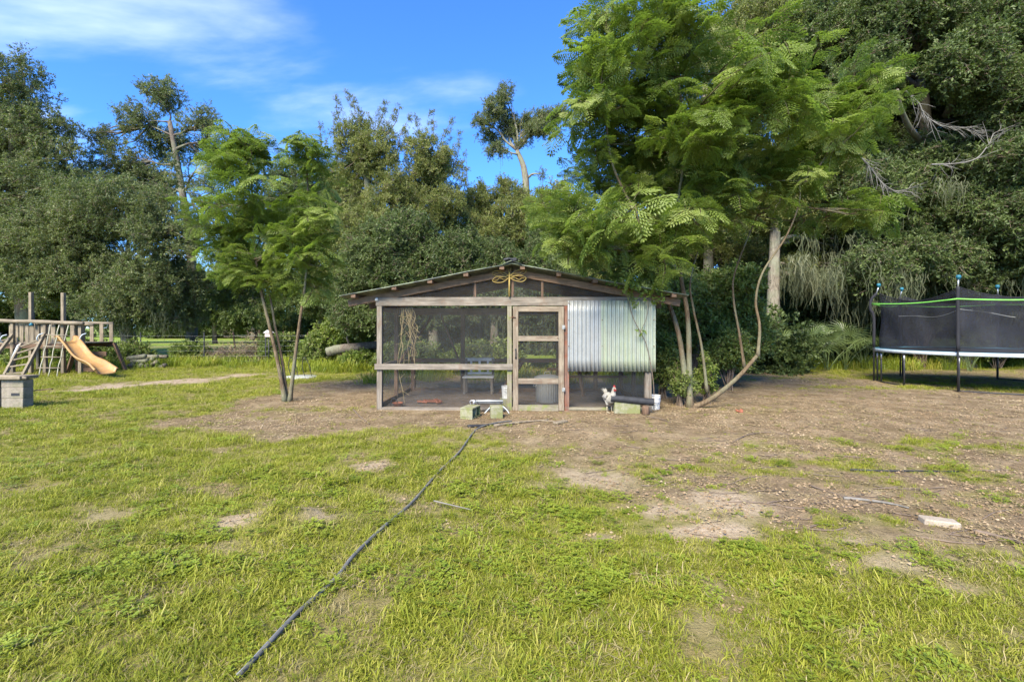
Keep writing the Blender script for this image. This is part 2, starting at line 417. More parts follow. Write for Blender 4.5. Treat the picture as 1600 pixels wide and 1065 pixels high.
# ================================================================ GROUND
def ground():
    def axis(a, b, step, far_lo, far_hi, grow=1.22):
        c = list(np.arange(a, b+1e-6, step)); s = step; v = b
        while v < far_hi: s = min(s*grow, 25); v += s; c.append(v)
        s = step; v = a; lo = []
        while v > far_lo: s = min(s*grow, 25); v -= s; lo.append(v)
        return np.array(lo[::-1]+c)
    xs = axis(-9, 13, .075, -500, 500); ys = axis(1.2, 13.5, .065, -60, 900)
    X, Y = np.meshgrid(xs, ys); P = np.c_[X.ravel(), Y.ravel()]
    Z = gz_np(P); D, S = masks(P)
    far = np.clip((np.hypot(P[:, 0], P[:, 1])-40)/40, 0, 1); Z = Z*(1-far)
    nx, ny = len(xs), len(ys)
    idx = np.arange(nx*ny).reshape(ny, nx)
    F = np.stack([idx[:-1, :-1], idx[:-1, 1:], idx[1:, 1:], idx[1:, :-1]], -1).reshape(-1, 4)
    me = bpy.data.meshes.new('ground')
    me.vertices.add(len(P)); me.vertices.foreach_set('co', np.c_[P, Z].astype(np.float32).ravel())
    me.loops.add(F.size); me.loops.foreach_set('vertex_index', F.ravel().astype(np.int32))
    me.polygons.add(len(F)); me.polygons.foreach_set('loop_start', (np.arange(len(F))*4).astype(np.int32))
    me.polygons.foreach_set('loop_total', np.full(len(F), 4, np.int32)) if False else None
    me.update(calc_edges=True); me.polygons.foreach_set('use_smooth', [True]*len(F))
    for nm, a in (('dirt', D), ('sand', S)):
        q = me.attributes.new(nm, 'FLOAT', 'POINT'); q.data.foreach_set('value', a.astype(np.float32))
    m, t, out = new_mat('ground_soil_and_turf')
    geo = t.nodes.new('ShaderNodeNewGeometry'); pos = geo.outputs['Position']
    def A(n):
        q = t.nodes.new('ShaderNodeAttribute'); q.attribute_name = n; return q.outputs['Fac']
    f1 = nz(t, pos, 2.2, 6, .65); f2 = nz(t, pos, 14, 6, .7); f3 = nz(t, pos, 70, 4, .7); f4 = nz(t, pos, 5.5, 5, .6)
    soil = ramp(t, f1, [(.32, (.155, .110, .062)), (.5, (.235, .172, .102)), (.68, (.32, .248, .155))])
    soil = mixc(t, .75, soil, ramp(t, f2, [(.30, (.45, .40, .36)), (.5, (.95, .95, .95)), (.75, (1.2, 1.15, 1.05))]), 'MULTIPLY')
    soil = mixc(t, .6, soil, ramp(t, f3, [(.30, (.4, .38, .35)), (.48, (1, 1, 1)), (.72, (1.3, 1.25, 1.15))]), 'MULTIPLY')
    sandc = ramp(t, f2, [(.3, (.34, .255, .165)), (.7, (.50, .40, .28))])
    sandc = mixc(t, .5, sandc, ramp(t, f3, [(.35, (.6, .6, .6)), (.6, (1.1, 1.1, 1.1))]), 'MULTIPLY')
    soil = mixc(t, A('sand'), soil, sandc)
    turf = ramp(t, f2, [(.3, (.14, .145, .025)), (.5, (.195, .19, .038)), (.7, (.26, .225, .07))])
    turf = mixc(t, ramp01(t, f3, .55, .75), turf, (.20, .17, .08))
    farg = ramp(t, nz(t, pos, .25, 5, .6), [(.3, (.15, .22, .03)), (.7, (.23, .30, .05))])
    farg = mixc(t, .5, farg, ramp(t, nz(t, pos, 6, 5, .7), [(.3, (.6, .65, .5)), (.7, (1.15, 1.1, 1.0))]), 'MULTIPLY')
    sp = t.nodes.new('ShaderNodeSeparateXYZ'); t.links.new(pos, sp.inputs[0])
    turf = mixc(t, ramp01(t, sp.outputs['Y'], 15, 24), turf, farg)
    col = mixc(t, A('dirt'), turf, soil)
    hsum = t.nodes.new('ShaderNodeMath'); hsum.operation = 'ADD'; t.links.new(f2, hsum.inputs[0]); t.links.new(f3, hsum.inputs[1])
    pbsdf(t, out, col, .95, 0, bump(t, hsum.outputs[0], .7, .03), .1)
    me.materials.append(m)
    o = bpy.data.objects.new('ground', me); COL.objects.link(o); tag(o, kind='structure')
    return o
ground()

# ================================================================ SCATTER TEMPLATES
TCOL = {}
def template(coll, name, vs, fs, mats, midx=None, vals=None, smooth=False):
    me = bpy.data.meshes.new(name); me.from_pydata([tuple(v) for v in vs], [], fs); me.update()
    for m_ in mats: me.materials.append(m_)
    if midx is not None: me.polygons.foreach_set('material_index', midx)
    if smooth: me.polygons.foreach_set('use_smooth', [True]*len(fs))
    if vals is not None:
        q = me.attributes.new('v', 'FLOAT', 'POINT'); q.data.foreach_set('value', [float(x) for x in vals])
    o = bpy.data.objects.new(name, me)
    if coll not in TCOL: TCOL[coll] = bpy.data.collections.new(coll)
    TCOL[coll].objects.link(o)
class LB:
    """leaf builder: verts, faces, per-vertex value, per-face material"""
    def __init__(s): s.v = []; s.f = []; s.val = []; s.mi = []
    def quad(s, pts, val=.5, mi=0):
        b = len(s.v); s.v += [tuple(p) for p in pts]; s.val += [val]*len(pts); s.f.append(tuple(range(b, b+len(pts)))); s.mi.append(mi)
    def leaf(s, base, d, nrm, ln, w, val=.5, mi=0, fold=.15):
        d = d.normalized(); r = d.cross(nrm)
        r = r.normalized() if r.length > 1e-5 else d.orthogonal()
        n = r.cross(d).normalized(); mid = base+d*ln*.5
        b = len(s.v); s.v += [tuple(base), tuple(mid+r*w*.5+n*fold*w), tuple(base+d*ln), tuple(mid-r*w*.5+n*fold*w)]
        s.val += [val]*4; s.f += [(b, b+1, b+2), (b, b+2, b+3)]; s.mi += [mi, mi]
    def strip(s, pts, w0, w1, side, val=.5, mi=0):
        b = len(s.v); n = len(pts)
        for i, p in enumerate(pts):
            w = w0+(w1-w0)*i/(n-1); s.v += [tuple(p-side*w/2), tuple(p+side*w/2)]; s.val += [val]*2
        for i in range(n-1): s.f.append((b+2*i, b+2*i+1, b+2*i+3, b+2*i+2)); s.mi.append(mi)
    def done(s, coll, name, mats): template(coll, name, s.v, s.f, mats, s.mi, s.val)
def rv(rng=random):
    while 1:
        v = Vector((rng.uniform(-1, 1), rng.uniform(-1, 1), rng.uniform(-1, 1)))
        if .05 < v.length < 1: return v.normalized()

def make_leafy(coll, mat, nvar, R, ntw, nleaf, ln, w, up=0.0, flat=1.0):
    for k in range(nvar):
        b = LB()
        for j in range(ntw):
            d = rv(); d.z = d.z*flat+up; d.normalize()
            L_ = R*random.uniform(.55, 1.1); side = d.orthogonal().normalized()
            st = rv()*R*.25
            b.strip([st, st+d*L_*.5, st+d*L_], .012, .004, side, .5, 1)
            for q in range(nleaf):
                t_ = random.uniform(.2, 1.05); p = st+d*L_*t_+rv()*R*.07
                ld = (rv()+d*.7).normalized()
                s_ = random.uniform(.7, 1.25)
                b.leaf(p, ld, rv()+Vector((0, 0, .8)), ln*s_, w*s_, random.random())
        b.done(coll, '%s_%d' % (coll, k), [M[mat], M['twig']])
make_leafy('oak_sprays', 'oak', 5, .34, 9, 13, .085, .038)
make_leafy('grey_oak_sprays', 'oak_grey', 5, .34, 9, 13, .085, .036)
make_leafy('olive_sprays', 'olive', 4, .34, 9, 12, .09, .032, up=.5)
make_leafy('shrub_sprays', 'shrub', 4, .22, 7, 10, .08, .045)
make_leafy('bright_sprays', 'shrub_bright', 4, .22, 7, 10, .09, .045)
make_leafy('far_sprays', 'oak_grey', 3, .8, 12, 16, .26, .14)
make_leafy('far_dark_sprays', 'oak', 3, .8, 12, 16, .26, .14)

# chinaberry: long drooping fern-like fronds
def frond(b, base, az, ln, droop, lift, mi_leaf=0):
    dh = Vector((math.cos(az), math.sin(az), 0)); side = Vector((-math.sin(az), math.cos(az), 0))
    pts = []
    for i in range(7):
        s = i/6; pts.append(base+dh*ln*s*(1-.15*s)+Vector((0, 0, lift*s-droop*s*s))*ln)
    b.strip(pts, .007, .003, side, .7, 1)
    val = random.uniform(.2, .9)
    for i in range(1, 10):
        s = .16+.84*i/9; k = min(int(s*6), 5); p = pts[k].lerp(pts[k+1], s*6-k) if s < 1 else pts[-1]
        pl = ln*.38*math.sin(PI*min(1, .22+.72*s))*random.uniform(.85, 1.1)
        for sg in (-1, 1):
            if i == 9 and sg == 1: pd = dh
            else: pd = (side*sg*1.0+dh*.55+Vector((0, 0, -.28-.2*random.random()))).normalized()
            nl = 4
            for q in range(nl):
                t_ = (q+.6)/nl; c = p+pd*pl*t_+Vector((0, 0, -.12*pl*t_*t_))
                for s2 in ((-1, 1) if q < nl-1 else (0,)):
                    pr = pd.cross(Vector((0, 0, 1))).normalized()
                    ldir = (pd+pr*s2*1.0+Vector((0, 0, random.uniform(-.5, .05)))).normalized()
                    b.leaf(c, ldir, Vector((random.uniform(-.4, .4), random.uniform(-.4, .4), 1)), .062*ln/.5, .024*ln/.5, val+random.uniform(-.15, .15), mi_leaf, .1)
for k in range(5):
    b = LB(); n = random.choice((5, 6)); a0 = random.uniform(0, 6)
    for j in range(n):
        frond(b, Vector((0, 0, random.uniform(-.08, .12))), a0+j*2*PI/n+random.uniform(-.25, .25), random.uniform(.42, .70), random.uniform(.35, .8), random.uniform(.1, .5))
    b.done('fern_sprays', 'fern_sprays_%d' % k, [M['china'], M['bark_china']])
# hanging moss
for k in range(4):
    b = LB()
    for j in range(13):
        p = Vector((random.uniform(-.25, .25), random.uniform(-.25, .25), random.uniform(-.1, .1)))
        ln = random.uniform(.3, 1.15); pts = [p]; v = random.random()
        for i in range(6): pts.append(pts[-1]+Vector((random.uniform(-.07, .07), random.uniform(-.07, .07), -ln/6*random.uniform(.7, 1.2))))
        sd_ = Vector((random.uniform(-1, 1), random.uniform(-1, 1), 0)).normalized()
        b.strip(pts, .030, .006, sd_, v)
        b.strip(pts[::2], .02, .006, sd_.cross(Vector((0, 0, 1))), v)
    b.done('moss_strands', 'moss_strands_%d' % k, [M['moss']])
# grass
def grass_tmpl(coll, mat, k, n, R, h0, h1, w, lean=.5):
    b = LB()
    for j in range(n):
        a = random.uniform(0, 2*PI); r = R*math.sqrt(random.random())
        p = Vector((r*math.cos(a), r*math.sin(a), -.01)); az = random.uniform(0, 2*PI)
        d = Vector((math.cos(az), math.sin(az), 0)); sd_ = Vector((-math.sin(az), math.cos(az), 0))
        h = random.uniform(h0, h1); ln = random.uniform(.15, 1.0)*lean; v = random.random(); ww = w*random.uniform(.7, 1.2)
        p1 = p+Vector((0, 0, h*.55))+d*h*ln*.35; p2 = p+Vector((0, 0, h*random.uniform(.7, 1.0)))+d*h*ln*1.0; p3 = p2+d*h*ln*.7+Vector((0, 0, -h*.25*ln))
        bb = len(b.v)
        b.v += [tuple(p-sd_*ww/2), tuple(p+sd_*ww/2), tuple(p1-sd_*ww/2), tuple(p1+sd_*ww/2), tuple(p2-sd_*ww*.35), tuple(p2+sd_*ww*.35), tuple(p3)]
        b.val += [v]*7; b.f += [(bb, bb+1, bb+3, bb+2), (bb+2, bb+3, bb+5, bb+4), (bb+4, bb+5, bb+6)]; b.mi += [0]*3
    b.done(coll, '%s_%d' % (coll, k), [M[mat]])
for k in range(4): grass_tmpl('grass_tufts', 'grass', k, 34, .080, .018, .048, .0046, 1.25)
for k in range(4, 6): grass_tmpl('grass_tufts', 'grass', k, 20, .06, .035, .080, .0048, 1.1)
grass_tmpl('grass_tufts', 'dry_grass', 6, 18, .085, .015, .05, .0040, 1.8)
def clover(k):
    b = LB()
    for j in range(26):
        a = random.uniform(0, 2*PI); r = .09*math.sqrt(random.random()); p = Vector((r*math.cos(a), r*math.sin(a), random.uniform(.012, .04)))
        for q in range(3):
            aa = a+q*2.1; d = Vector((math.cos(aa), math.sin(aa), random.uniform(-.1, .4)))
            b.leaf(p, d, Vector((0, 0, 1)), .022, .016, random.random(), 0, .1)
    b.done('grass_tufts', 'grass_tufts_%d' % k, [M['weed']])
clover(7); clover(8)
for k in range(3): grass_tmpl('tall_grass', 'weed' if k else 'grass', k, 40, .2, .12, .42, .012, .8)
for k in range(5):
    b = LB()
    for j in range(14):
        p = Vector((random.uniform(-.1, .1), random.uniform(-.1, .1), random.uniform(.002, .015))); a = random.uniform(0, 6.28)
        b.leaf(p, Vector((math.cos(a), math.sin(a), random.uniform(-.1, .25))), Vector((random.uniform(-.4, .4), random.uniform(-.4, .4), 1)), random.uniform(.018, .045), random.uniform(.008, .018), random.random(), 0, .2)
    for j in range(4):
        p = Vector((random.uniform(-.1, .1), random.uniform(-.1, .1), .006)); a = random.uniform(0, 6.28); l_ = random.uniform(.04, .16)
        q = p+Vector((math.cos(a), math.sin(a), .05))*l_
        b.strip([p, q], .004, .003, Vector((-math.sin(a), math.cos(a), 0)), .5, 1)
    b.done('leaf_litter_bits', 'leaf_litter_bits_%d' % k, [M['dead_leaf'], M['twig']])

M['crumb'] = leaf_mat('crumbled_soil', (.15, .10, .055), (.26, .185, .11), (.40, .31, .20), trans=0, rough=.95, spec=.05)
for k in range(3):
    b = LB()
    for j in range(12):
        c = Vector((random.uniform(-.09, .09), random.uniform(-.09, .09), .002)); r = random.uniform(.004, .014); v = random.random()
        q = [c+Vector((r*math.cos(a_)*random.uniform(.7, 1.2), r*math.sin(a_)*random.uniform(.7, 1.2), random.uniform(-.2, .3)*r)) for a_ in (0, 1.3, 2.5, 3.8, 5.1)]; t_ = c+Vector((random.uniform(-.3, .3)*r, random.uniform(-.3, .3)*r, r*.8))
        for i in range(5): b.quad([q[i], q[(i+1) % 5], t_], v)
    b.done('crumbs', 'crumbs_%d' % k, [M['crumb']])
_GN = {}
def gn_group(coll):
    if coll in _GN: return _GN[coll]
    g = bpy.data.node_groups.new('scatter_'+coll, 'GeometryNodeTree')
    g.interface.new_socket('Geometry', in_out='INPUT', socket_type='NodeSocketGeometry')
    g.interface.new_socket('Geometry', in_out='OUTPUT', socket_type='NodeSocketGeometry')
    n = g.nodes.new; l = g.links.new
    gi = n('NodeGroupInput'); go = n('NodeGroupOutput')
    ip = n('GeometryNodeInstanceOnPoints'); ci = n('GeometryNodeGeometryToInstance')
    for ob in reversed(sorted(TCOL[coll].objects, key=lambda q: q.name)):   # the last link comes first
        oi = n('GeometryNodeObjectInfo'); oi.inputs['Object'].default_value = ob; oi.inputs['As Instance'].default_value = False
        l(oi.outputs['Geometry'], ci.inputs[0])
    m2p = n('GeometryNodeMeshToPoints'); l(gi.outputs[0], m2p.inputs['Mesh'])
    l(m2p.outputs[0], ip.inputs['Points']); l(ci.outputs[0], ip.inputs['Instance']); ip.inputs['Pick Instance'].default_value = True
    def na(nm, ty):
        q = n('GeometryNodeInputNamedAttribute'); q.data_type = ty; q.inputs[0].default_value = nm; return q.outputs[0]
    l(na('idx', 'INT'), ip.inputs['Instance Index'])
    e = n('FunctionNodeEulerToRotation'); l(na('rot', 'FLOAT_VECTOR'), e.inputs[0]); l(e.outputs[0], ip.inputs['Rotation'])
    l(na('scl', 'FLOAT'), ip.inputs['Scale'])
    l(ip.outputs[0], go.inputs[0])
    _GN[coll] = g; return g
def scatter(name, coll, P, rot, scl, idx=None, parent=None, kind='stuff'):
    P = np.asarray(P, np.float32); n = len(P)
    me = bpy.data.meshes.new(name); me.vertices.add(n); me.vertices.foreach_set('co', P.ravel())
    if idx is None: idx = RNG.integers(0, len(TCOL[coll].objects), n)
    a = me.attributes.new('rot', 'FLOAT_VECTOR', 'POINT'); a.data.foreach_set('vector', np.asarray(rot, np.float32).ravel())
    a = me.attributes.new('scl', 'FLOAT', 'POINT'); a.data.foreach_set('value', np.asarray(scl, np.float32))
    a = me.attributes.new('idx', 'INT', 'POINT'); a.data.foreach_set('value', np.asarray(idx, np.int32))
    me.update()
    o = bpy.data.objects.new(name, me); COL.objects.link(o)
    if parent: o.parent = parent
    m = o.modifiers.new('scatter', 'NODES'); m.node_group = gn_group(coll)
    if kind: o['kind'] = kind
    return o

# ================================================================ GRASS AND LITTER
HOSE = [(372, 1068), (400, 1036), (440, 998), (482, 955), (520, 915), (548, 882), (590, 842), (622, 808), (650, 778), (682, 745), (706, 722), (718, 708), (732, 690), (748, 672), (770, 664), (790, 661), (801, 660)]
def scatter_grass():
    P = []
    for (y0, y1, dens) in ((1.3, 3.2, 480), (3.2, 5.5, 360), (5.5, 9, 230), (9, 14, 130), (14, 21, 60)):
        hw = y1*1.12+.8; n = int((y1-y0)*2*hw*dens)
        q = np.c_[RNG.uniform(-hw, hw, n), RNG.uniform(y0, y1, n)]
        q = q[np.abs(q[:, 0]) < q[:, 1]*1.12+.8]; P.append(q)
    P = np.concatenate(P)
    d, s = masks(P)
    inco = (P[:, 0] > -2.5) & (P[:, 0] < 2.55) & (P[:, 1] > 8.5) & (P[:, 1] < 11.6)
    hd = np.full(len(P), 9.0); hx = np.array([gp(*q) for q in HOSE])
    for a_, b_ in zip(hx[:-1], hx[1:]):
        t_ = np.clip(((P-a_)@(b_-a_))/((b_-a_)@(b_-a_)), 0, 1); hd = np.minimum(hd, np.hypot(*(P-a_-t_[:, None]*(b_-a_)).T))
    keep = (RNG.random(len(P)) > d*1.02-.07) & ~inco 
    P = P[keep]; d = d[keep]; n = len(P)
    cl = fbm(P, .9, 201, 3); r = RNG.random(n)
    idx = RNG.integers(0, 4, n)
    tall = (r < .16+.25*(fbm(P, 1.4, 301, 2) > .55)); idx[tall] = RNG.integers(4, 6, tall.sum())
    dry = RNG.random(n) < .17+.35*d+.10*(fbm(P, 2.5, 401, 2) > .6); idx[dry] = 6
    clov = (RNG.random(n) < np.clip((cl-.50)*4, .04, .24)) & ~dry
    right = (P[:, 0] > 0.3)
    clov &= (RNG.random(n) < np.where(right, 1, .45))
    idx[clov] = RNG.integers(7, 9, clov.sum())
    far = P[:, 1] > 11; idx[far & (idx > 6)] = 0
    scl = RNG.uniform(.7, 1.25, n)*np.clip(.9+(P[:, 1]-5)*.05, .9, 1.8)*(1-.5*d)
    scl *= .75+.6*fbm(P, 1.1, 501, 2)
    rot = np.c_[RNG.normal(0, .12, n), RNG.normal(0, .12, n), RNG.uniform(0, 6.28, n)]
    Z = gz_np(P)
    scatter('lawn_grass', 'grass_tufts', np.c_[P, Z], rot, scl, idx)
    # leaf and twig litter on the bare soil
    P = []
    for (y0, y1, dens) in ((2.5, 5.5, 90), (5.5, 9, 90), (9, 18, 60)):
        hw = y1*1.12+.5; n = int((y1-y0)*2*hw*dens)
        P.append(np.c_[RNG.uniform(-hw, hw, n), RNG.uniform(y0, y1, n)])
    P = np.concatenate(P); d, s = masks(P)
    inco = (P[:, 0] > -2.5) & (P[:, 0] < 2.55) & (P[:, 1] > 8.7) & (P[:, 1] < 11.4)
    k = (RNG.random(len(P)) < (d-.15)*(.35+1.2*(fbm(P, .8, 611, 3)-.3))*(1-.8*s)) & ~inco
    P = P[k]; n = len(P)
    scatter('leaf_litter', 'leaf_litter_bits', np.c_[P, gz_np(P)+.003], np.c_[RNG.normal(0, .05, (n, 2)), RNG.uniform(0, 6.28, n)], RNG.uniform(.5, 1.15, n))
    # crumbs of earth
    P = []
    for (y0, y1, dens) in ((2.5, 6, 150), (6, 10, 90), (10, 15, 25)):
        hw = y1*1.12+.5; n = int((y1-y0)*2*hw*dens); P.append(np.c_[RNG.uniform(-hw, hw, n), RNG.uniform(y0, y1, n)])
    P = np.concatenate(P); d, s = masks(P); k = (RNG.random(len(P)) < (d-.3)*(.3+1.6*(vnoise(P, 1.7, 88)-.2))) & ~((P[:, 0] > -2.5) & (P[:, 0] < 2.55) & (P[:, 1] > 8.7) & (P[:, 1] < 11.4)); P = P[k]; n = len(P)
    scatter('soil_crumbs', 'crumbs', np.c_[P, gz_np(P)], np.c_[RNG.normal(0, .1, (n, 2)), RNG.uniform(0, 6.28, n)], RNG.uniform(.4, 1.3, n)**1.5)
    # rough growth along the wood's edge
    E = []
    for (x0, x1, y0, y1, dens) in ((-24, -3, 17.8, 20, 9), (3.5, 22, 16.8, 20, 10), (-7.5, -3.2, 15.8, 18, 14), (-4, 5, 12.6, 16, 6), (-17, -12.8, 16.8, 19, 10)):
        n = int((x1-x0)*(y1-y0)*dens); E.append(np.c_[RNG.uniform(x0, x1, n), RNG.uniform(y0, y1, n)])
    P = np.concatenate(E); n = len(P)
    k = fbm(P, .6, 711, 3) > .42; P = P[k]; n = len(P)
    scatter('rough_grass', 'tall_grass', np.c_[P, gz_np(P)], np.c_[RNG.normal(0, .1, (n, 2)), RNG.uniform(0, 6.28, n)], RNG.uniform(.6, 1.3, n))
scatter_grass()

# ================================================================ TREES
def blob(px, py, rx, ry, Y, dep=None, k=1.0):
    c = at(px, py, Y); s = Y/FP
    return (c, (rx*s, dep if dep else (rx+ry)*.5*s, ry*s), k)
def crown_points(blobs, n, seed, gap=.42, gsc=1.1, shell=2.4):
    """points through the crown's lobes, denser outward, with holes"""
    vol = np.array([b[1][0]*b[1][1]*b[1][2]*b[2] for b in blobs])**.75; vol = vol/vol.sum()
    rg = np.random.default_rng(seed); P = []; B = []
    for i, (c, r, k) in enumerate(blobs):
        m = max(3, int(n*vol[i]*1.7)); d = rg.normal(size=(m, 3)); d /= np.linalg.norm(d, axis=1)[:, None]
        rr = rg.random(m)**(1/shell); q = d*rr[:, None]
        q *= (.75+.5*vnoise(d*1.7+i*7.7, 1.6, seed+5))[:, None]
        p = q*np.array(r)+np.array(c); P.append(p); B += [i]*m
    P = np.concatenate(P); B = np.array(B)
    k = fbm(P, gsc, seed+9, 2) > gap
    P = P[k]; B = B[k]
    if len(P) > n:
        s = rg.permutation(len(P))[:n]; P = P[s]; B = B[s]
    k = P[:, 2] > .25
    return P[k], B[k]
def tree(name, label, cat, base, trunk, r0, blobs, coll, n, seed, group=None, bk='bark', gap=.42, gsc=1.1, scl=(.75, 1.3), limb=.35, twigs=60, moss=0, tilt=.5, trunk_parts=None, bz=None):
    """trunk: world points above the base; blobs: lobes of the crown in world space"""
    random.seed(seed)
    bx_, by_ = base; z0 = gz(bx_, by_) if bz is None else bz; o = Vector((bx_, by_, z0))
    root = thing(name, label, cat, o, 0, group)
    tp = [Vector((0, 0, -.15))]+[Vector(p)-o for p in trunk]
    tp = curve_pts(tp, 5); nt_ = len(tp)
    mb = MB(); rr = [r0*(1.35 if i == 0 else 1)*(1-.62*i/(nt_-1)) for i in range(nt_)]
    mb.tube(tp, rr, 10, True, .06)
    P, B = crown_points(blobs, n, seed, gap, gsc)
    ends = []
    for i, (c, r, k) in enumerate(blobs):
        c = c-o
        cand = [j for j in range(int(nt_*.25), nt_) if tp[j].z < c.z+.3] or [nt_-1]
        j = min(cand, key=lambda q: (tp[q]-c).length+abs(tp[q].z-c.z)*.3)
        a = tp[j]; mid = a.lerp(c, .5)+Vector((random.uniform(-.1, .1), random.uniform(-.1, .1), random.uniform(0, .18)))*(c-a).length
        lp = curve_pts([a, a.lerp(mid, .5)+rv()*.08*(c-a).length, mid, c], 4); rl = rr[j]*limb*2*random.uniform(.7, 1)
        rl = min(rl, rr[j]*.8); mb.tube(lp, [rl*(1-.75*q/(len(lp)-1)) for q in range(len(lp))], 7, False, .05)
        ends.append(lp)
    mb.build('trunk', M[bk], root)
    # thin branches running out to the foliage
    if twigs:
        tb = MB(); sel = RNG.choice(len(P), min(twigs, len(P)), replace=False)
        for s_ in sel:
            lp = ends[B[s_]]; q = Vector(P[s_])-o; a = lp[random.randrange(len(lp)//2, len(lp))]
            m1 = a.lerp(q, .5)+rv()*.12*(q-a).length; r1 = .014+.014*(q-a).length
            tb.tube([a, a.lerp(m1, .5), m1, m1.lerp(q, .5)+rv()*.04, q], [r1, r1*.85, r1*.6, r1*.4, r1*.2], 4, False)
        tb.build('branches', M[bk], root, kind='stuff')
    n_ = len(P); rot = np.c_[RNG.normal(0, tilt, n_), RNG.normal(0, tilt, n_), RNG.uniform(0, 6.28, n_)]
    scatter('crown', coll, P-np.array(o), rot, RNG.uniform(scl[0], scl[1], n_), None, root)
    if moss:
        low = P[np.argsort(P[:, 2]+RNG.normal(0, .8, len(P)))][:int(moss*2.2)]
        m_ = low[RNG.choice(len(low), min(moss, len(low)), replace=False)]
        scatter('spanish_moss', 'moss_strands', m_-np.array(o)-[0, .15, .1], np.c_[np.zeros((len(m_), 2)), RNG.uniform(0, 6.28, len(m_))], RNG.uniform(.5, 1.2, len(m_)), None, root)
    return root

def BL(Y, *a, dy=0.0, dep=None):
    out = []
    for q in a: out.append(blob(q[0], q[1], q[2], q[3], Y+random.uniform(-dy, dy), dep, q[4] if len(q) > 4 else 1.0))
    return out
random.seed(11)
# left side
tree('oak_tree', 'tall dense oak at the left edge, rising highest behind the play tower', 'oak tree', (-25, 25), [at(25, 330, 25), at(20, 200, 24)], .42,
     BL(24, (15, 130, 50, 55, .8), (50, 200, 55, 45), (-10, 230, 80, 70), (85, 275, 50, 50), (20, 320, 90, 70), (-40, 400, 100, 80), (60, 400, 80, 70), (110, 250, 22, 30, .6), (-60, 300, 80, 90), (-20, 170, 60, 50), dy=1.2), 'grey_oak_sprays', 3400, 21, gap=.36, scl=(.8, 1.5), twigs=150)
tree('oak_tree', 'open-crowned oak with gaps of sky between its tufts, behind the slide', 'oak tree', (-17.9, 27), [at(300, 420, 27), at(285, 300, 27), at(265, 190, 27)], .30,
     BL(27, (255, 150, 34, 26, .8), (310, 195, 34, 32, .7), (215, 190, 34, 28, .6), (165, 215, 30, 24, .5), (190, 255, 48, 34, .6), (270, 230, 44, 30, .6), (335, 235, 24, 40, .6), (300, 275, 40, 30, .6), (235, 290, 50, 30, .8), (150, 280, 34, 34, .8), (330, 320, 30, 40, .5), dy=1.5), 'grey_oak_sprays', 1150, 22, gap=.44, gsc=1.3, scl=(.7, 1.25), twigs=260, limb=.3)
tree('oak_tree', 'broad grey-green oak with a low skirt of foliage behind the slide', 'oak tree', (-17.5, 22.5), [at(190, 480, 22.5), at(200, 400, 22.5)], .35,
     BL(22, (190, 330, 90, 50), (110, 360, 70, 50), (260, 370, 60, 60), (150, 420, 80, 50), (240, 440, 70, 50), (90, 440, 60, 45), (200, 480, 70, 28), (290, 455, 40, 40), (280, 495, 45, 24), (130, 300, 50, 40, .7), dy=1.0), 'grey_oak_sprays', 3000, 23, gap=.38, twigs=120, moss=26)
tree('oak_tree', 'dark rounded oak behind the slim fern-leaved tree on the left', 'oak tree', (-10.2, 26), [at(500, 480, 26), at(480, 400, 26)], .30,
     BL(25, (470, 300, 60, 60), (430, 350, 60, 50), (500, 370, 70, 60), (420, 430, 60, 45), (500, 460, 70, 40), (370, 455, 40, 32, .7), (370, 370, 30, 50, .4), (540, 300, 40, 60), dy=1.2), 'oak_sprays', 2100, 24, gap=.40, twigs=80, scl=(.8, 1.4))
# centre
def shoots(root, o, specs, mat):
    """long whip-like shoots standing above a crown"""
    mb = MB(); P = []
    for (px, py0, py1, Y, lean) in specs:
        a = at(px, py0, Y)-o; b_ = at(px+lean, py1, Y)-o
        pts = curve_pts([a, a.lerp(b_, .5)+Vector((random.uniform(-.2, .2), 0, 0)), b_], 4)
        mb.tube(pts, [.025*(1-.8*i/(len(pts)-1)) for i in range(len(pts))], 4, False)
        for i in range(26):
            t_ = i/26; P.append(a.lerp(b_, t_)+rv()*(.28*(1-t_)+.06))
    mb.build('shoots', M[mat], root, kind='stuff')
    P = np.array([tuple(p) for p in P]); n_ = len(P)
    scatter('shoot_leaves', 'olive_sprays', P, RNG.normal(0, .6, (n_, 3)), RNG.uniform(.28, .6, n_), None, root)
t = tree('elm_tree', 'feathery olive-green tree with whip-like top shoots, left of the coop roof', 'tree', (-5.6, 21.5), [at(570, 430, 21.5), at(575, 300, 21.5), at(565, 220, 21.5)], .26,
     BL(21.5, (560, 235, 42, 50), (590, 240, 38, 45), (545, 300, 45, 45), (610, 310, 45, 50), (570, 360, 70, 45), (520, 380, 40, 50), (630, 370, 50, 40), (560, 440, 80, 40), dy=.8), 'olive_sprays', 2300, 25, gap=.36, gsc=1.4, twigs=150, scl=(.6, 1.1))
shoots(t, Vector(t.location), [(545, 220, 145, 21.5, -22), (560, 210, 150, 21.5, -8), (570, 200, 140, 21.5, -30), (590, 200, 160, 21.5, 12), (600, 215, 165, 21.5, 25), (620, 240, 180, 21.5, 22), (520, 270, 190, 21.5, -20), (535, 250, 175, 21.5, -14)], 'bark')
t = tree('elm_tree', 'feathery olive-green tree with the second set of shoots, above the coop ridge', 'tree', (-3.6, 22.5), [at(675, 430, 22.5), at(680, 330, 22.5), at(672, 250, 22.5)], .24,
     BL(22.5, (668, 245, 36, 40), (690, 280, 36, 40), (650, 300, 36, 40), (680, 330, 50, 40), (720, 330, 30, 30, .6), (700, 380, 50, 40), (650, 400, 50, 40), dy=.8), 'olive_sprays', 1700, 26, gap=.38, gsc=1.4, twigs=130, scl=(.6, 1.1))
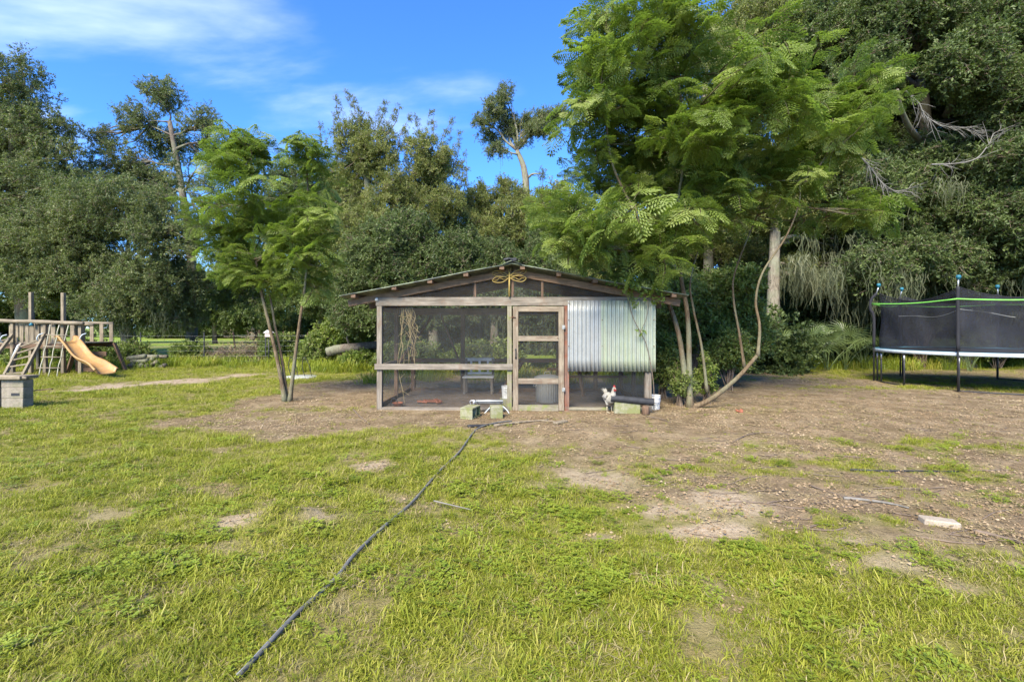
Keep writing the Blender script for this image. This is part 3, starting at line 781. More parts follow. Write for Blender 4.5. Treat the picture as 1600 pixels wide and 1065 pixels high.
shoots(t, Vector(t.location), [(660, 235, 180, 22.5, -10), (672, 225, 172, 22.5, 4), (690, 240, 185, 22.5, 18), (705, 270, 205, 22.5, 14), (722, 310, 235, 22.5, 6), (645, 260, 200, 22.5, -14)], 'bark')
tree('bushy_tree', 'yellow-green bushy tree between the feathery trees and the tall bare-limbed oak', 'tree', (-.9, 24), [at(775, 430, 24), at(780, 360, 24)], .22,
     BL(24, (775, 300, 32, 26), (805, 315, 28, 24, .7), (750, 330, 36, 34), (800, 350, 44, 36), (840, 340, 36, 34), (870, 330, 40, 40), (760, 380, 50, 34), (830, 390, 60, 34), dy=1.0), 'olive_sprays', 2000, 27, gap=.36, twigs=60, scl=(.7, 1.3))
# dark vine-hung mass right behind the coop
tree('laurel_tree', 'dark glossy low-branched tree hung with vines directly behind the coop', 'tree', (-4.0, 16.5), [at(620, 500, 16.5), at(625, 430, 16.5)], .11,
     BL(16.5, (590, 390, 50, 44), (640, 375, 50, 44), (560, 430, 48, 40), (620, 440, 60, 44), (680, 420, 50, 44), (600, 490, 80, 34), (690, 480, 60, 34), (545, 480, 40, 34, .6), dy=.7), 'oak_sprays', 2400, 28, gap=.34, scl=(.6, 1.1), twigs=90)
tree('laurel_tree', 'dark leafy tree behind the coop ridge with grey moss tufts', 'tree', (-1.2, 17.2), [at(750, 500, 17.2), at(750, 430, 17.2)], .11,
     BL(17.2, (720, 400, 44, 40), (770, 405, 44, 34), (820, 420, 44, 34), (740, 450, 60, 40), (800, 470, 60, 36), (860, 440, 44, 40), (870, 380, 44, 40), (850, 490, 60, 30), dy=.7), 'oak_sprays', 2300, 29, gap=.34, scl=(.6, 1.1), twigs=90, moss=30)
# tall sparse oak against the sky
tree('tall_oak', 'tall bare-limbed oak with small tufted crowns standing against the sky', 'oak tree', (.9, 30), [at(822, 340, 30), at(820, 270, 30), at(808, 235, 30)], .34,
     BL(30, (786, 148, 16, 18), (773, 172, 24, 18), (790, 190, 20, 16), (757, 190, 18, 12), (768, 212, 24, 14), (775, 236, 22, 10), (800, 205, 16, 14), (828, 190, 26, 16), (855, 182, 22, 14), (842, 204, 26, 14), (877, 178, 12, 14), (815, 222, 14, 12, .6), (868, 205, 14, 10, .6), (845, 272, 10, 8, .5), dy=.6), 'grey_oak_sprays', 700, 30, gap=.30, scl=(.65, 1.15), twigs=120, bk='bark_pale', limb=.34, moss=4)
def bare_limb(parent, pts, r, mat, n=8):
    mb = MB(); p = curve_pts(pts, n); mb.tube(p, [r*(1-.8*i/(len(p)-1)) for i in range(len(p))], 6, False, .06); return mb, p
# ---- right-hand wood: big live oaks with hanging moss
random.seed(12)
def moss_at(parent, o, specs, seed):
    rg = np.random.default_rng(seed); P = []
    for (px, py, rx, ry, Y, n) in specs:
        c = at(px, py, Y); s = Y/FP
        n = int(n*.85); Y -= 1.0; P.append(np.array(c)+rg.normal(size=(n, 3))*[rx*s*.8, .8, ry*s*1.0])
    P = np.concatenate(P)-np.array(o); n_ = len(P)
    scatter('spanish_moss', 'moss_strands', P, np.c_[np.zeros((n_, 2)), rg.uniform(0, 6.28, n_)], rg.uniform(.4, 1.25, n_), None, parent)
t = tree('live_oak', 'live oak with thick pale trunk and long curtains of grey moss, left of the palmettos', 'oak tree', (9.6, 17.8), [at(1208, 500, 17.8), at(1210, 400, 17.8), at(1215, 280, 17.8), at(1230, 150, 17.8)], .27,
     BL(18.5, (1180, 60, 60, 60, .7), (1250, 90, 60, 60, .8), (1290, 160, 60, 50), (1210, 160, 50, 50, .7), (1260, 260, 70, 50), (1310, 330, 60, 44), (1220, 330, 60, 40, .8), (1270, 385, 60, 30), (1330, 390, 50, 30), (1350, 420, 40, 18), (1240, 420, 40, 18), (1300, 440, 30, 12, .8), (1150, 250, 50, 50, .8), (1160, 340, 44, 36, .7), (1130, 110, 30, 50, .6), dy=1.2), 'olive_sprays', 2900, 31, bk='bark_pale', gap=.38, twigs=130, scl=(.8, 1.35))
moss_at(t, Vector(t.location), [(1255, 420, 30, 14, 17.8, 26), (1290, 430, 30, 12, 17.2, 30), (1330, 430, 30, 12, 16.8, 34), (1235, 410, 20, 14, 17.5, 12), (1370, 445, 24, 16, 16.6, 34), (1345, 400, 30, 20, 16.8, 20), (1395, 420, 14, 18, 16.4, 14), (1300, 400, 50, 20, 18, 24)], 5)
t = tree('live_oak', 'huge dark live oak whose forked trunk rises behind the trampoline', 'oak tree', (16.9, 18.2), [at(1500, 500, 18.2), at(1500, 420, 18.2), at(1480, 330, 18), at(1450, 220, 17.6), at(1440, 120, 17.2)], .42,
     BL(17.5, (1330, 40, 60, 50), (1400, 30, 70, 60), (1470, 50, 70, 60), (1350, 120, 60, 40, .8), (1420, 130, 60, 46), (1490, 150, 60, 46), (1400, 200, 50, 40, .8), (1460, 250, 70, 40), (1390, 290, 60, 40), (1450, 330, 70, 34), (1400, 370, 60, 34), (1370, 420, 50, 34, .8), (1460, 400, 60, 34), (1440, 460, 60, 24, .6), (1540, 210, 50, 60), (1280, 60, 60, 60), dy=1.6), 'oak_sprays', 4600, 32, gap=.36, twigs=200, scl=(.85, 1.4), moss=60)
o_ = Vector(t.location)
for pts_, r_l in (([(1480, 180, 17), (1500, 140, 16), (1545, 105, 15.2), (1600, 75, 14.8), (1660, 40, 14.6)], .15), ([(1476, 330, 17.6), (1430, 365, 16.6), (1400, 395, 15.8), (1370, 412, 15.4)], .10), ([(1455, 235, 17.4), (1425, 205, 16.2), (1408, 170, 15.4), (1402, 140, 15)], .12), ([(1498, 420, 17.6), (1530, 380, 16.4), (1560, 350, 15.6)], .10)):
    lp_ = curve_pts([at(*q_)-o_ for q_ in pts_], 6); MB().tube(lp_, [r_l*(1-.65*i_/(len(lp_)-1)) for i_ in range(len(lp_))], 8, True, .07).build('limb', M['bark'], t)
moss_at(t, Vector(t.location), [(1380, 440, 20, 16, 16.8, 20), (1345, 470, 18, 12, 16.8, 12), (1440, 285, 10, 5, 15.2, 8), (1490, 290, 8, 4, 15.2, 5)], 6)
t = tree('live_oak', 'dark spreading live oak closing the right edge above the trampoline net', 'oak tree', (20.0, 17.0), [at(1690, 480, 17), at(1680, 350, 17), at(1640, 200, 17)], .45,
     BL(16, (1560, 40, 70, 60), (1640, 60, 80, 80), (1600, 150, 80, 60), (1680, 220, 80, 80), (1590, 250, 60, 40), (1560, 330, 60, 44), (1640, 360, 80, 60), (1570, 400, 60, 40), (1620, 450, 70, 44), (1550, 440, 40, 30), (1720, 120, 80, 90), (1510, 100, 50, 50), dy=1.3), 'oak_sprays', 4200, 33, gap=.36, twigs=160, scl=(.85, 1.4), moss=50)
t = tree('live_oak', 'tall paler oak rising behind the fern-leaved tree to the top of the picture', 'oak tree', (9.9, 23), [at(1110, 480, 23), at(1105, 300, 23), at(1102, 130, 23)], .34,
     BL(23, (1100, 200, 50, 60, .7), (1060, 120, 50, 50, .6), (1150, 60, 60, 60, .8), (1220, 20, 70, 50, .8), (1040, 260, 60, 60), (1120, 300, 60, 60), (1000, 330, 60, 60), (1060, 380, 70, 50), (950, 390, 50, 50), (1150, 400, 50, 36, .8), (920, 430, 50, 40), dy=1.5), 'olive_sprays', 3000, 34, bk='bark_pale', gap=.38, twigs=140, scl=(.9, 1.6), moss=30)
t = tree('live_oak', 'shaded live oak in the gap between the mossy oak and the forked oak', 'oak tree', (16.3, 23.5), [at(1330, 500, 23.5), at(1320, 400, 23.5), at(1330, 250, 23.5)], .34,
     BL(23.5, (1330, 200, 70, 70), (1300, 300, 70, 60), (1370, 330, 60, 60), (1250, 400, 60, 44), (1320, 430, 70, 44), (1400, 430, 60, 44), (1400, 120, 60, 60), (1480, 420, 70, 60), (1350, 490, 80, 20, .8), dy=1.2), 'oak_sprays', 3000, 35, gap=.36, twigs=100, scl=(.9, 1.6), moss=40)
# thicket right of the coop
tree('laurel_tree', 'dense dark-leaved thicket tree just right of the coop, behind the leaning stem', 'tree', (4.6, 12.6), [at(1090, 540, 12.6), at(1095, 470, 12.6)], .10,
     BL(12.8, (1060, 470, 40, 36), (1110, 460, 40, 34), (1150, 480, 36, 34), (1060, 520, 44, 32), (1120, 520, 50, 34), (1170, 530, 30, 30, .8), (1030, 545, 26, 22, .7), (1160, 440, 30, 24, .6), dy=.4), 'shrub_sprays', 1500, 36, gap=.36, gsc=1.8, twigs=80, scl=(.8, 1.3))
def bush(label, px, py, rx, ry, Y, coll, n, seed, name='shrub', cat='shrub', group=None, scl=(.7, 1.2)):
    X = (px-CX)/FP*Y; o = Vector((X, Y, gz(X, Y)))
    root = thing(name, label, cat, o, 0, group); rg = np.random.default_rng(seed); s = Y/FP
    P, B = crown_points([blob(px, py, rx, ry, Y), blob(px-rx*.5, py+ry*.3, rx*.6, ry*.6, Y), blob(px+rx*.5, py+ry*.35, rx*.6, ry*.6, Y)], n, seed, .34, 2.2)
    mb = MB(); rs = random.Random(seed)
    for q in P[:14]:
        d = Vector(q)-o; mb.tube([Vector((rs.uniform(-.1, .1), rs.uniform(-.1, .1), -.05)), d*.5+Vector((0, 0, .1)), d], [.018, .012, .005], 4, False)
    mb.build('stem', M['twig'], root, kind='stuff')
    n_ = len(P); scatter('crown', coll, P-np.array(o), RNG.normal(0, .5, (n_, 3))*[1, 1, 6], RNG.uniform(*scl, n_), None, root)
    return root
bush('bright green rambling shrub left of the coop, above the fallen trunk', 540, 515, 44, 26, 18.5, 'bright_sprays', 520, 51)
bush('low bright shrub in front of the fallen trunk, beside the coop post', 562, 562, 26, 14, 17, 'bright_sprays', 260, 52)
bush('green shrub between the slim fern-leaved tree and the fallen trunk', 495, 545, 26, 26, 18.5, 'shrub_sprays', 380, 53)
bush('dark shrub behind the stems of the slim fern-leaved tree', 440, 540, 26, 22, 20, 'shrub_sprays', 300, 54)
bush('grey-green weedy shrub beside the log pile near the slide', 205, 555, 30, 20, 18.6, 'shrub_sprays', 360, 55)
bush('patchy green shrub at the wire fence, left of the brush heaps', 300, 548, 26, 14, 20.5, 'shrub_sprays', 240, 65)
bush('patchy green shrub at the wire fence, right of the brush heaps', 415, 548, 20, 16, 21, 'olive_sprays', 200, 66, scl=(.5, .8))
bush('leafy undergrowth behind the play tower ladders', 60, 555, 50, 26, 19, 'shrub_sprays', 500, 56)
bush('leafy undergrowth under the play tower beside the slide', 140, 555, 24, 22, 18.5, 'shrub_sprays', 260, 57)
bush('leafy bush hugging the right corner of the coop', 1035, 560, 18, 34, 10.2, 'shrub_sprays', 260, 58, scl=(.5, .9))
bush('sprig of leafy growth around the foot of the large multi-stemmed tree', 1066, 592, 16, 34, 9.25, 'shrub_sprays', 95, 67, scl=(.35, .6))
bush('loose bright growth between the tree foot and the thin straight stem', 1102, 585, 14, 36, 9.5, 'bright_sprays', 70, 68, scl=(.35, .6))
bush('leafy shrub filling the space behind the curved leaning stem', 1140, 545, 30, 26, 11.6, 'shrub_sprays', 300, 69, scl=(.6, 1.0))
bush('low undergrowth behind the coop, seen through its left bay', 640, 555, 50, 20, 15.5, 'shrub_sprays', 420, 59)
bush('low undergrowth behind the coop, seen through its door', 760, 555, 60, 20, 15.5, 'shrub_sprays', 460, 60)
bush('low undergrowth behind the coop, seen under the metal panel', 940, 560, 70, 20, 15.5, 'shrub_sprays', 480, 61)
bush('pale bush behind the trampoline net', 1440, 490, 34, 30, 17.5, 'olive_sprays', 300, 62, scl=(.5, .8))
bush('dark bush at the far right behind the trampoline', 1560, 520, 60, 34, 17.5, 'shrub_sprays', 600, 63)
bush('low dark bush between the palmettos and the thicket', 1190, 545, 22, 22, 16.5, 'shrub_sprays', 260, 64)

# ---- fern-leaved (bipinnate) trees
def fern_tree(label, base, stems, blobs, n, seed, twigs, scl, extra=None):
    random.seed(seed); o = Vector((*base, gz(*base)))
    root = thing('fern_leaved_tree', label, 'tree', o); S = []
    for st_ in stems:
        pts, r = st_[:2]; tp_ = st_[2] if len(st_) > 2 else .80
        p = curve_pts([Vector(q)-o for q in pts], 6); rr = [r*(1-tp_*(i/(len(p)-1))**.7)*(1.45 if i == 0 else 1.15 if i == 1 else 1)+.005 for i in range(len(p))]
        MB().tube(p, rr, 9, True, .05).build('trunk', M['bark_china'], root); S += [(a, b) for a, b in zip(p, rr)][len(p)//3:]
    blobs = [(c, tuple(np.array(r)*1.18), k) for c, r, k in blobs]
    P, B = crown_points(blobs, n, seed, .40, 2.2, 1.9)
    tb = MB(); sp = np.array([tuple(a) for a, _ in S])
    hub = {}
    for i, (c, r, k) in enumerate(blobs):
        c2 = c-o; d = np.linalg.norm(sp-np.array(c2), axis=1)+np.maximum(0, sp[:, 2]-c2.z)*1.5; j = int(np.argmin(d)); a, ra = S[j]
        m = a.lerp(c2, .5)+Vector((0, 0, -.06))*(c2-a).length
        lp = curve_pts([a, m, c2], 5); rl = min(ra*.8, .028)
        tb.tube(lp, [rl*(1-.7*q/(len(lp)-1)) for q in range(len(lp))], 6, False); hub[i] = lp
    for s_ in RNG.choice(len(P), min(twigs, len(P)), replace=False):
        lp = hub[B[s_]]; q = Vector(P[s_])-o; a = lp[random.randrange(3, len(lp))]; m1 = a.lerp(q, .5)+rv()*.1*(q-a).length
        tb.tube([a, m1, q], [.013, .009, .004], 4, False)
    tb.build('branches', M['bark_china'], root, kind='stuff')
    n_ = len(P); rot = np.c_[RNG.normal(0, .45, (n_, 2)), RNG.uniform(0, 6.28, n_)]
    scatter('crown', 'fern_sprays', P-np.array(o), rot, RNG.uniform(scl[0], scl[1], n_), None, root)
    return root, o
b = gp(445, 627); Yb = b[1]
fern_tree('slim young tree with three slender stems and layered fern-like leaves, left of the coop', b,
    [([at(446, 628, Yb), at(434, 565, Yb), at(420, 505, Yb), at(404, 435, Yb), at(395, 350, Yb), at(393, 235, Yb)], .044),
     ([at(449, 628, Yb+.05), at(441, 565, Yb+.1), at(430, 510, Yb+.15), at(415, 440, Yb+.2), at(375, 370, Yb+.2), at(360, 300, Yb+.3)], .032),
     ([at(453, 628, Yb), at(459, 575, Yb-.05), at(468, 505, Yb-.1), at(478, 430, Yb-.1), at(482, 340, Yb-.1), at(478, 230, Yb-.1)], .040)],
    BL(Yb, (385, 225, 36, 24), (372, 262, 46, 22), (400, 300, 48, 24), (352, 318, 40, 22), (335, 350, 34, 18), (395, 345, 44, 24), (360, 390, 46, 22), (410, 400, 44, 24), (385, 430, 46, 20, .8), (478, 215, 22, 18, .8), (480, 248, 32, 20), (486, 290, 36, 22), (488, 330, 36, 22), (480, 372, 42, 22), (484, 410, 44, 20), (470, 438, 44, 14, .8), (318, 345, 18, 12, .6), dy=.35), 200, 71, 140, (.5, .85))
b = gp(1082, 636); Yb = b[1]
big, o = fern_tree('large multi-stemmed tree with drooping fern-like leaves spreading over the right of the coop', b,
    [([at(1078, 640, Yb), at(1077, 570, Yb), at(1074, 490, Yb), at(1062, 420, Yb), at(1058, 330, Yb), at(1070, 230, Yb-.2), at(1060, 120, Yb-.3)], .060),
     ([at(1072, 600, Yb), at(1060, 520, Yb), at(1042, 465, Yb), at(1018, 400, Yb-.1), at(990, 330, Yb-.2), at(955, 250, Yb-.4), at(945, 150, Yb-.5)], .050),
     ([at(1081, 636, Yb), at(1108, 625, Yb-.1), at(1150, 592, Yb-.2), at(1186, 552, Yb-.2)], .052, .50),
     ([at(1184, 556, Yb-.2), at(1187, 510, Yb-.2), at(1181, 470, Yb-.2), at(1192, 425, Yb-.3), at(1228, 370, Yb-.4), at(1248, 320, Yb-.5), at(1250, 285, Yb-.5)], .026),
     ([at(1105, 612, Yb+.2), at(1096, 540, Yb+.2), at(1083, 480, Yb+.2), at(1080, 430, Yb+.2), at(1110, 330, Yb+.2), at(1130, 230, Yb)], .026),
     ([at(1163, 573, Yb+.8), at(1155, 520, Yb+.8), at(1146, 465, Yb+.8), at(1150, 420, Yb+.8), at(1190, 320, Yb+.6), at(1230, 220, Yb+.4)], .026)],
    BL(Yb-.2, (955, 40, 50, 30), (1030, 25, 60, 28), (935, 85, 46, 26), (1000, 80, 60, 28), (1070, 60, 50, 28), (930, 130, 44, 26), (990, 130, 60, 28), (1050, 115, 50, 28), (925, 175, 40, 26), (985, 180, 56, 26), (1045, 170, 46, 26),
       (1190, 90, 50, 22), (1160, 125, 50, 24), (1230, 120, 60, 24), (1130, 165, 60, 26), (1210, 165, 70, 26), (1290, 150, 60, 22), (1340, 135, 46, 16), (1260, 195, 76, 26), (1340, 180, 50, 20), (1160, 210, 70, 26), (1080, 215, 60, 26),
       (1230, 235, 76, 24), (1310, 225, 50, 20, .8), (940, 225, 50, 26), (1010, 240, 56, 24), (1110, 260, 60, 24), (1190, 275, 70, 22), (1270, 280, 46, 18, .7), (915, 270, 40, 24), (980, 285, 50, 24), (1060, 295, 60, 24), (1140, 310, 60, 20), (890, 330, 44, 22), (950, 335, 56, 24), (1020, 340, 56, 22), (1090, 345, 56, 20, .8), (1200, 325, 50, 18, .6), (865, 375, 36, 16), (930, 380, 50, 20), (1000, 385, 56, 20), (1060, 385, 46, 18, .8), (1330, 325, 46, 18), (1290, 340, 40, 14, .7), (990, 420, 46, 12, .7), (1040, 425, 40, 14, .6), dy=.9, dep=.8), 640, 72, 520, (.5, .95))
# dead grey branches hanging in the dark oak
def dead_branch(label, pts, seed, Y, n=34):
    rs = random.Random(seed); P = [at(a, b_, Y+rs.uniform(-.1, .1)) for a, b_ in pts]; o = P[0].copy()
    p = curve_pts([q-o for q in P], 6); mb = MB(); mb.tube(p, [.026*(1-.8*i/(len(p)-1)) for i in range(len(p))], 6, False, .08)
    for k in range(n):
        i = rs.randrange(2, len(p)-1); a = p[i]; d = (p[i+1 if i+1 < len(p) else i]-p[i-1]).normalized()
        d = (d+Vector((rs.uniform(-.7, .7), rs.uniform(-.7, .7), rs.uniform(-.8, .6)))).normalized(); l_ = rs.uniform(.25, .8)
        m = a+d*l_*.5+Vector((rs.uniform(-.06, .06), 0, rs.uniform(-.06, .06))); e = a+d*l_+Vector((0, 0, rs.uniform(-.15, .1)))
        mb.tube([a, m, e], [.010, .006, .002], 4, False)
        e2 = m+(d+Vector((rs.uniform(-.8, .8), 0, rs.uniform(-.8, .8)))).normalized()*l_*.45; mb.tube([m, e2], [.007, .002], 4, False)
    ob = mb.build('dead_branch', M['dead_wood'], None, loc=o); tag(ob, label, 'branch'); return ob
dead_branch('bare grey dead branch with tangled twigs, the upper one in the dark oak', [(1415, 142), (1436, 162), (1445, 180), (1470, 195), (1500, 200), (1530, 208)], 1, 14.6, 40)
dead_branch('bare grey dead limb with moss tufts, crossing the dark oak at mid height', [(1455, 257), (1490, 256), (1525, 248), (1545, 225), (1560, 205), (1620, 205)], 2, 14.6, 30)
dead_branch('pale dead twiggy branch behind the lower fern-like leaves on the right', [(1340, 240), (1360, 262), (1378, 285), (1400, 298), (1430, 292)], 3, 14.8, 34)

# ---- palmettos
random.seed(31)
def fan_mesh():
    mb = MB(); n = 17
    st = [Vector((0, 0, 0)), Vector((0, .12, .38)), Vector((0, .34, .72))]
    mb.tube(curve_pts(st, 3), .008, 5, False); h = st[-1]; up = Vector((0, .62, .55)).normalized(); sd = Vector((1, 0, 0)); nn = sd.cross(up)
    for k in range(n):
        a = rad(-115+230*k/(n-1)); d = (up*math.cos(a)+sd*math.sin(a)).normalized(); l_ = .46*(1-.22*abs(a)/2)
        r = d.cross(nn).normalized(); w = .030
        p1 = h+d*l_*.5; p2 = h+d*l_+Vector((0, 0, -.10)); z = nn*.012
        mb.add([h, p1-r*w*.5+z, p1, p1+r*w*.5+z, p2], [(0, 1, 2), (0, 2, 3), (1, 4, 2), (2, 4, 3)])
    return mb
FAN = fan_mesh().build('frond', M['palm'])
PROTO_PALM = None
specs = [(1195, 545, 16.6, 1.0), (1232, 552, 16.2, 1.15), (1262, 560, 16.0, 1.2), (1292, 556, 16.4, 1.15), (1320, 552, 16.8, 1.2), (1350, 550, 17.3, 1.1), (1278, 535, 18.5, 1.3), (1305, 545, 17.8, 1.25), (1245, 540, 18.2, 1.2), (1375, 548, 18.4, 1.0), (1515, 570, 16.3, .8), (1480, 566, 17.0, .8)]
plbl = ['fan-leaved palmetto at the left end of the clump, by the mossy trunk', 'fan-leaved palmetto second from the left of the clump', 'fan-leaved palmetto at the front middle of the clump', 'fan-leaved palmetto right of the middle of the clump',
        'fan-leaved palmetto below the longest moss curtains', 'fan-leaved palmetto near the right end of the clump', 'tall palmetto at the back of the clump, left of middle', 'tall palmetto at the back of the clump, in its middle', 'tall palmetto at the back of the clump, nearest the pale trunk',
        'small palmetto left of the trampoline pole', 'small yellowing palmetto seen under the trampoline', 'small green palmetto seen under the trampoline, left of the yellowing one']
for i, (px, py, Y, s_) in enumerate(specs):
    X = (px-CX)/FP*Y
    r_ = thing('palmetto', plbl[i], 'palmetto', (X, Y, gz(X, Y)-.02), random.uniform(0, 6), 'palmettos at the edge of the wood')
    for k in range(11):
        f = share(FAN, 'frond', r_, (random.uniform(-.06, .06), random.uniform(-.06, .06), 0), (random.uniform(-.35, .45), random.uniform(-.2, .2), k*2*PI/11+random.uniform(-.3, .3)), s_*random.uniform(.95, 1.45))
bpy.data.objects.remove(FAN)

# ---- far wood beyond the yard
random.seed(41)
def far_tree_proto(coll, seed, pale):
    rs = random.Random(seed); root = empty('distant_tree', (0, 0, 0))
    pts = [Vector((0, 0, -.3)), Vector((rs.uniform(-.2, .2), 0, 2)), Vector((rs.uniform(-.5, .5), 0, 5)), Vector((0, 0, 8.5))]
    p = curve_pts(pts, 4); mb = MB(); mb.tube(p, [.33*(1-.6*i/(len(p)-1)) for i in range(len(p))], 8, True, .06)
    bl = []
    for k in range(10): bl.append((Vector((rs.uniform(-3.4, 3.4), rs.uniform(-2, 2), rs.uniform(3.2, 10))), (rs.uniform(1.5, 2.5), 1.8, rs.uniform(1.2, 2.2)), 1))
    for c, r, k in bl[:7]:
        a = p[rs.randrange(6, len(p))]; mb.tube([a, a.lerp(c, .5)+Vector((0, 0, .3)), c], [.12, .08, .03], 5, False)
    mb.build('trunk', M['bark'], root)
    P, B = crown_points(bl, 560, seed, .34, .6); n_ = len(P)
    scatter('crown', coll, P, RNG.normal(0, .5, (n_, 3))*[1, 1, 6], RNG.uniform(.8, 1.3, n_), None, root)
    return root
fp = [far_tree_proto('far_sprays', 81, 1), far_tree_proto('far_dark_sprays', 82, 0), far_tree_proto('far_sprays', 83, 1)]
FARLAB = 'distant tree in the back row of the wood, covered by nearer crowns'
fl = [(-60, 46, 1.1), (-50, 50, 1.0), (-38, 42, .95), (-30, 56, .8), (-24, 64, .8), (-17, 60, .8), (-11, 48, .85), (-5, 44, .8), (2, 46, .8), (8, 40, .9), (14, 38, .95), (20, 36, 1.0), (26, 34, 1.1), (33, 36, 1.2), (42, 38, 1.2), (-72, 50, 1.2), (30, 26, 1.15), (36, 20, 1.2), (-34, 24, 1.15), (-44, 28, 1.2), (-9, 36, .62), (-14, 44, .6), (-27, 44, .7), (-33, 34, .6)]
used = set()
DL = {2: 'distant tree glimpsed just above the top of the slide', 3: 'distant tree behind the brush heaps, left of the slim tree stems', 4: 'distant tree between the slim tree stems and the coop roof', 11: 'distant tree deep behind the big fern-leaved crown, left of the pale trunk',
      16: 'distant tree deep in the dark wood, below the dead grey limb', 22: 'largest distant tree, in the gap right of the broad grey-green oak', 23: 'distant tree behind the tall left post of the play tower'}
for i, (x, y, s_) in enumerate(fl):
    if i in (0, 1, 14, 15, 17, 18, 19): random.uniform(-1, 1); random.uniform(.85, 1.05); continue
    k = i % 3; o = fp[k] if k not in used else copy_tree(fp[k]); used.add(k)
    o.location = (x, y, 0); o.rotation_euler = (0, 0, random.uniform(-1, 1)); o.scale = (s_*1.05, s_, s_*random.uniform(.85, 1.05))
    tag(o, DL.get(i, FARLAB), 'tree', 'distant trees in the wood beyond the yard')
# closing mass of understorey deep in the wood: countless leaves
def understorey():
    rg = np.random.default_rng(99); P = []
    for (x0, x1, y0, y1, h, n) in ((5, 34, 21, 27, 4.5, 2300), (-9, 8, 26, 32, 4.0, 1300), (-70, -34, 27, 36, 4.5, 1500), (-50, 2, 62, 74, 7.5, 3400), (3.6, 9.5, 15.0, 19, 2.2, 500), (19, 30, 17, 21, 3.0, 700), (-70, 70, 70, 76, 6, 1600)):
        q = np.c_[rg.uniform(x0, x1, n), rg.uniform(y0, y1, n), rg.random(n)**1.3*h]; q[:, 2] *= .55+.7*vnoise(q[:, :2], .25, 3); P.append(q)
    P = np.concatenate(P); n_ = len(P); sc_ = np.where(P[:, 1] < 22, .45, .9)
    P = P[fbm(P, .5, 5, 2) > .33]; n_ = len(P); sc_ = np.where(P[:, 1] < 22, .45, .9)
    scatter('woodland_understorey', 'far_dark_sprays', P, rg.normal(0, .5, (n_, 3))*[1, 1, 6], rg.uniform(.7, 1.2, n_)*sc_)
understorey()
# ================================================================ MATERIALS FOR THE OBJECTS
random.seed(51)
def screen_mat(name, col, alpha, sc_=0, rough=.6):
    m, t, out = new_mat(name)
    co = objco(t); f = nz(t, co, 2.2, 4, .6)
    p = t.nodes.new('ShaderNodeBsdfPrincipled'); p.inputs['Roughness'].default_value = rough; p.inputs['Metallic'].default_value = .2
    t.links.new(ramp(t, f, [(.35, tuple(q*.7 for q in col)), (.7, tuple(q*1.25 for q in col))]), p.inputs['Base Color'])
    tr = t.nodes.new('ShaderNodeBsdfTransparent'); mm = t.nodes.new('ShaderNodeMixShader')
    t.links.new(ramp01(t, f, .1-alpha*1.3+.3, 1.0), mm.inputs[0]) if False else None
    a = t.nodes.new('ShaderNodeMapRange'); a.inputs['From Min'].default_value = .3; a.inputs['From Max'].default_value = .75
    a.inputs['To Min'].default_value = alpha*.85; a.inputs['To Max'].default_value = min(1, alpha*1.25); t.links.new(f, a.inputs['Value'])
    t.links.new(a.outputs[0], mm.inputs[0]); t.links.new(tr.outputs[0], mm.inputs[1]); t.links.new(p.outputs[0], mm.inputs[2]); t.links.new(mm.outputs[0], out.inputs[0])
    return m
M['screen'] = screen_mat('wire_screen', (.060, .058, .050), .26)
M['screen_far'] = screen_mat('fine_wire_screen', (.060, .058, .050), .12)
M['net'] = screen_mat('black_netting', (.014, .015, .021), .60, rough=.8)
def galv(name, tintc=(.38, .385, .365), green=0.0, rough=.45):
    m, t, out = new_mat(name); co = objco(t)
    v = t.nodes.new('ShaderNodeTexVoronoi'); v.inputs['Scale'].default_value = 38; t.links.new(co, v.inputs['Vector'])
    f = nz(t, co, 3.0, 6, .65)
    sg_ = t.nodes.new('ShaderNodeSeparateXYZ'); t.links.new(v.outputs['Color'], sg_.inputs[0]); col = mixc(t, .16, tintc, ramp(t, sg_.outputs[0], [(0, (.3, .3, .3)), (1, (1, 1, 1))]), 'MULTIPLY'); col = mixc(t, .5, col, ramp(t, f, [(.3, (.72, .72, .70)), (.7, (1, 1, 1))]), 'MULTIPLY')
    if green:
        s_ = t.nodes.new('ShaderNodeMapping'); s_.inputs['Scale'].default_value = (6, 6, .8); t.links.new(co, s_.inputs[0])
        g = nz(t, s_.outputs[0], 1.2, 5, .6)
        mm = t.nodes.new('ShaderNodeMath'); mm.operation = 'MULTIPLY'; mm.use_clamp = True; mm.inputs[1].default_value = green
        t.links.new(ramp01(t, g, .40, .65), mm.inputs[0]); col = mixc(t, mm.outputs[0], col, (.40, .46, .26))
    if green or name == 'galvanised_steel':
        r_ = t.nodes.new('ShaderNodeMapping'); r_.inputs['Scale'].default_value = (22, 22, 1.3); t.links.new(co, r_.inputs[0])
        st_ = ramp01(t, nz(t, r_.outputs[0], 1.0, 4, .6), .60, .74); m2 = t.nodes.new('ShaderNodeMath'); m2.operation = 'MULTIPLY'; m2.inputs[1].default_value = .38; m2.use_clamp = True
        t.links.new(st_, m2.inputs[0]); col = mixc(t, m2.outputs[0], col, (.25, .17, .10))
    pbsdf(t, out, col, rough, .38, bump(t, f, .15, .004), .5); return m
M['galv'] = galv('galvanised_steel'); M['galv_green'] = galv('weathered_galvanised_steel', (.40, .42, .34), .5)
M['galv_dark'] = galv('dull_galvanised_steel', (.34, .34, .32), 0, .5)
M['roof'] = galv('aged_roof_steel', (.10, .11, .10), .5, .55)
M['black_metal'] = simple('black_metal', (.03, .03, .032), (.018, .018, .02), .5, spec=.4)
M['black_rubber'] = simple('black_rubber', (.035, .036, .040), (.022, .022, .024), .65)
M['foam'] = simple('black_foam', (.026, .026, .030), (.018, .018, .022), .8)
M['white_metal'] = simple('white_enamel', (.74, .70, .62), (.52, .48, .41), .5)
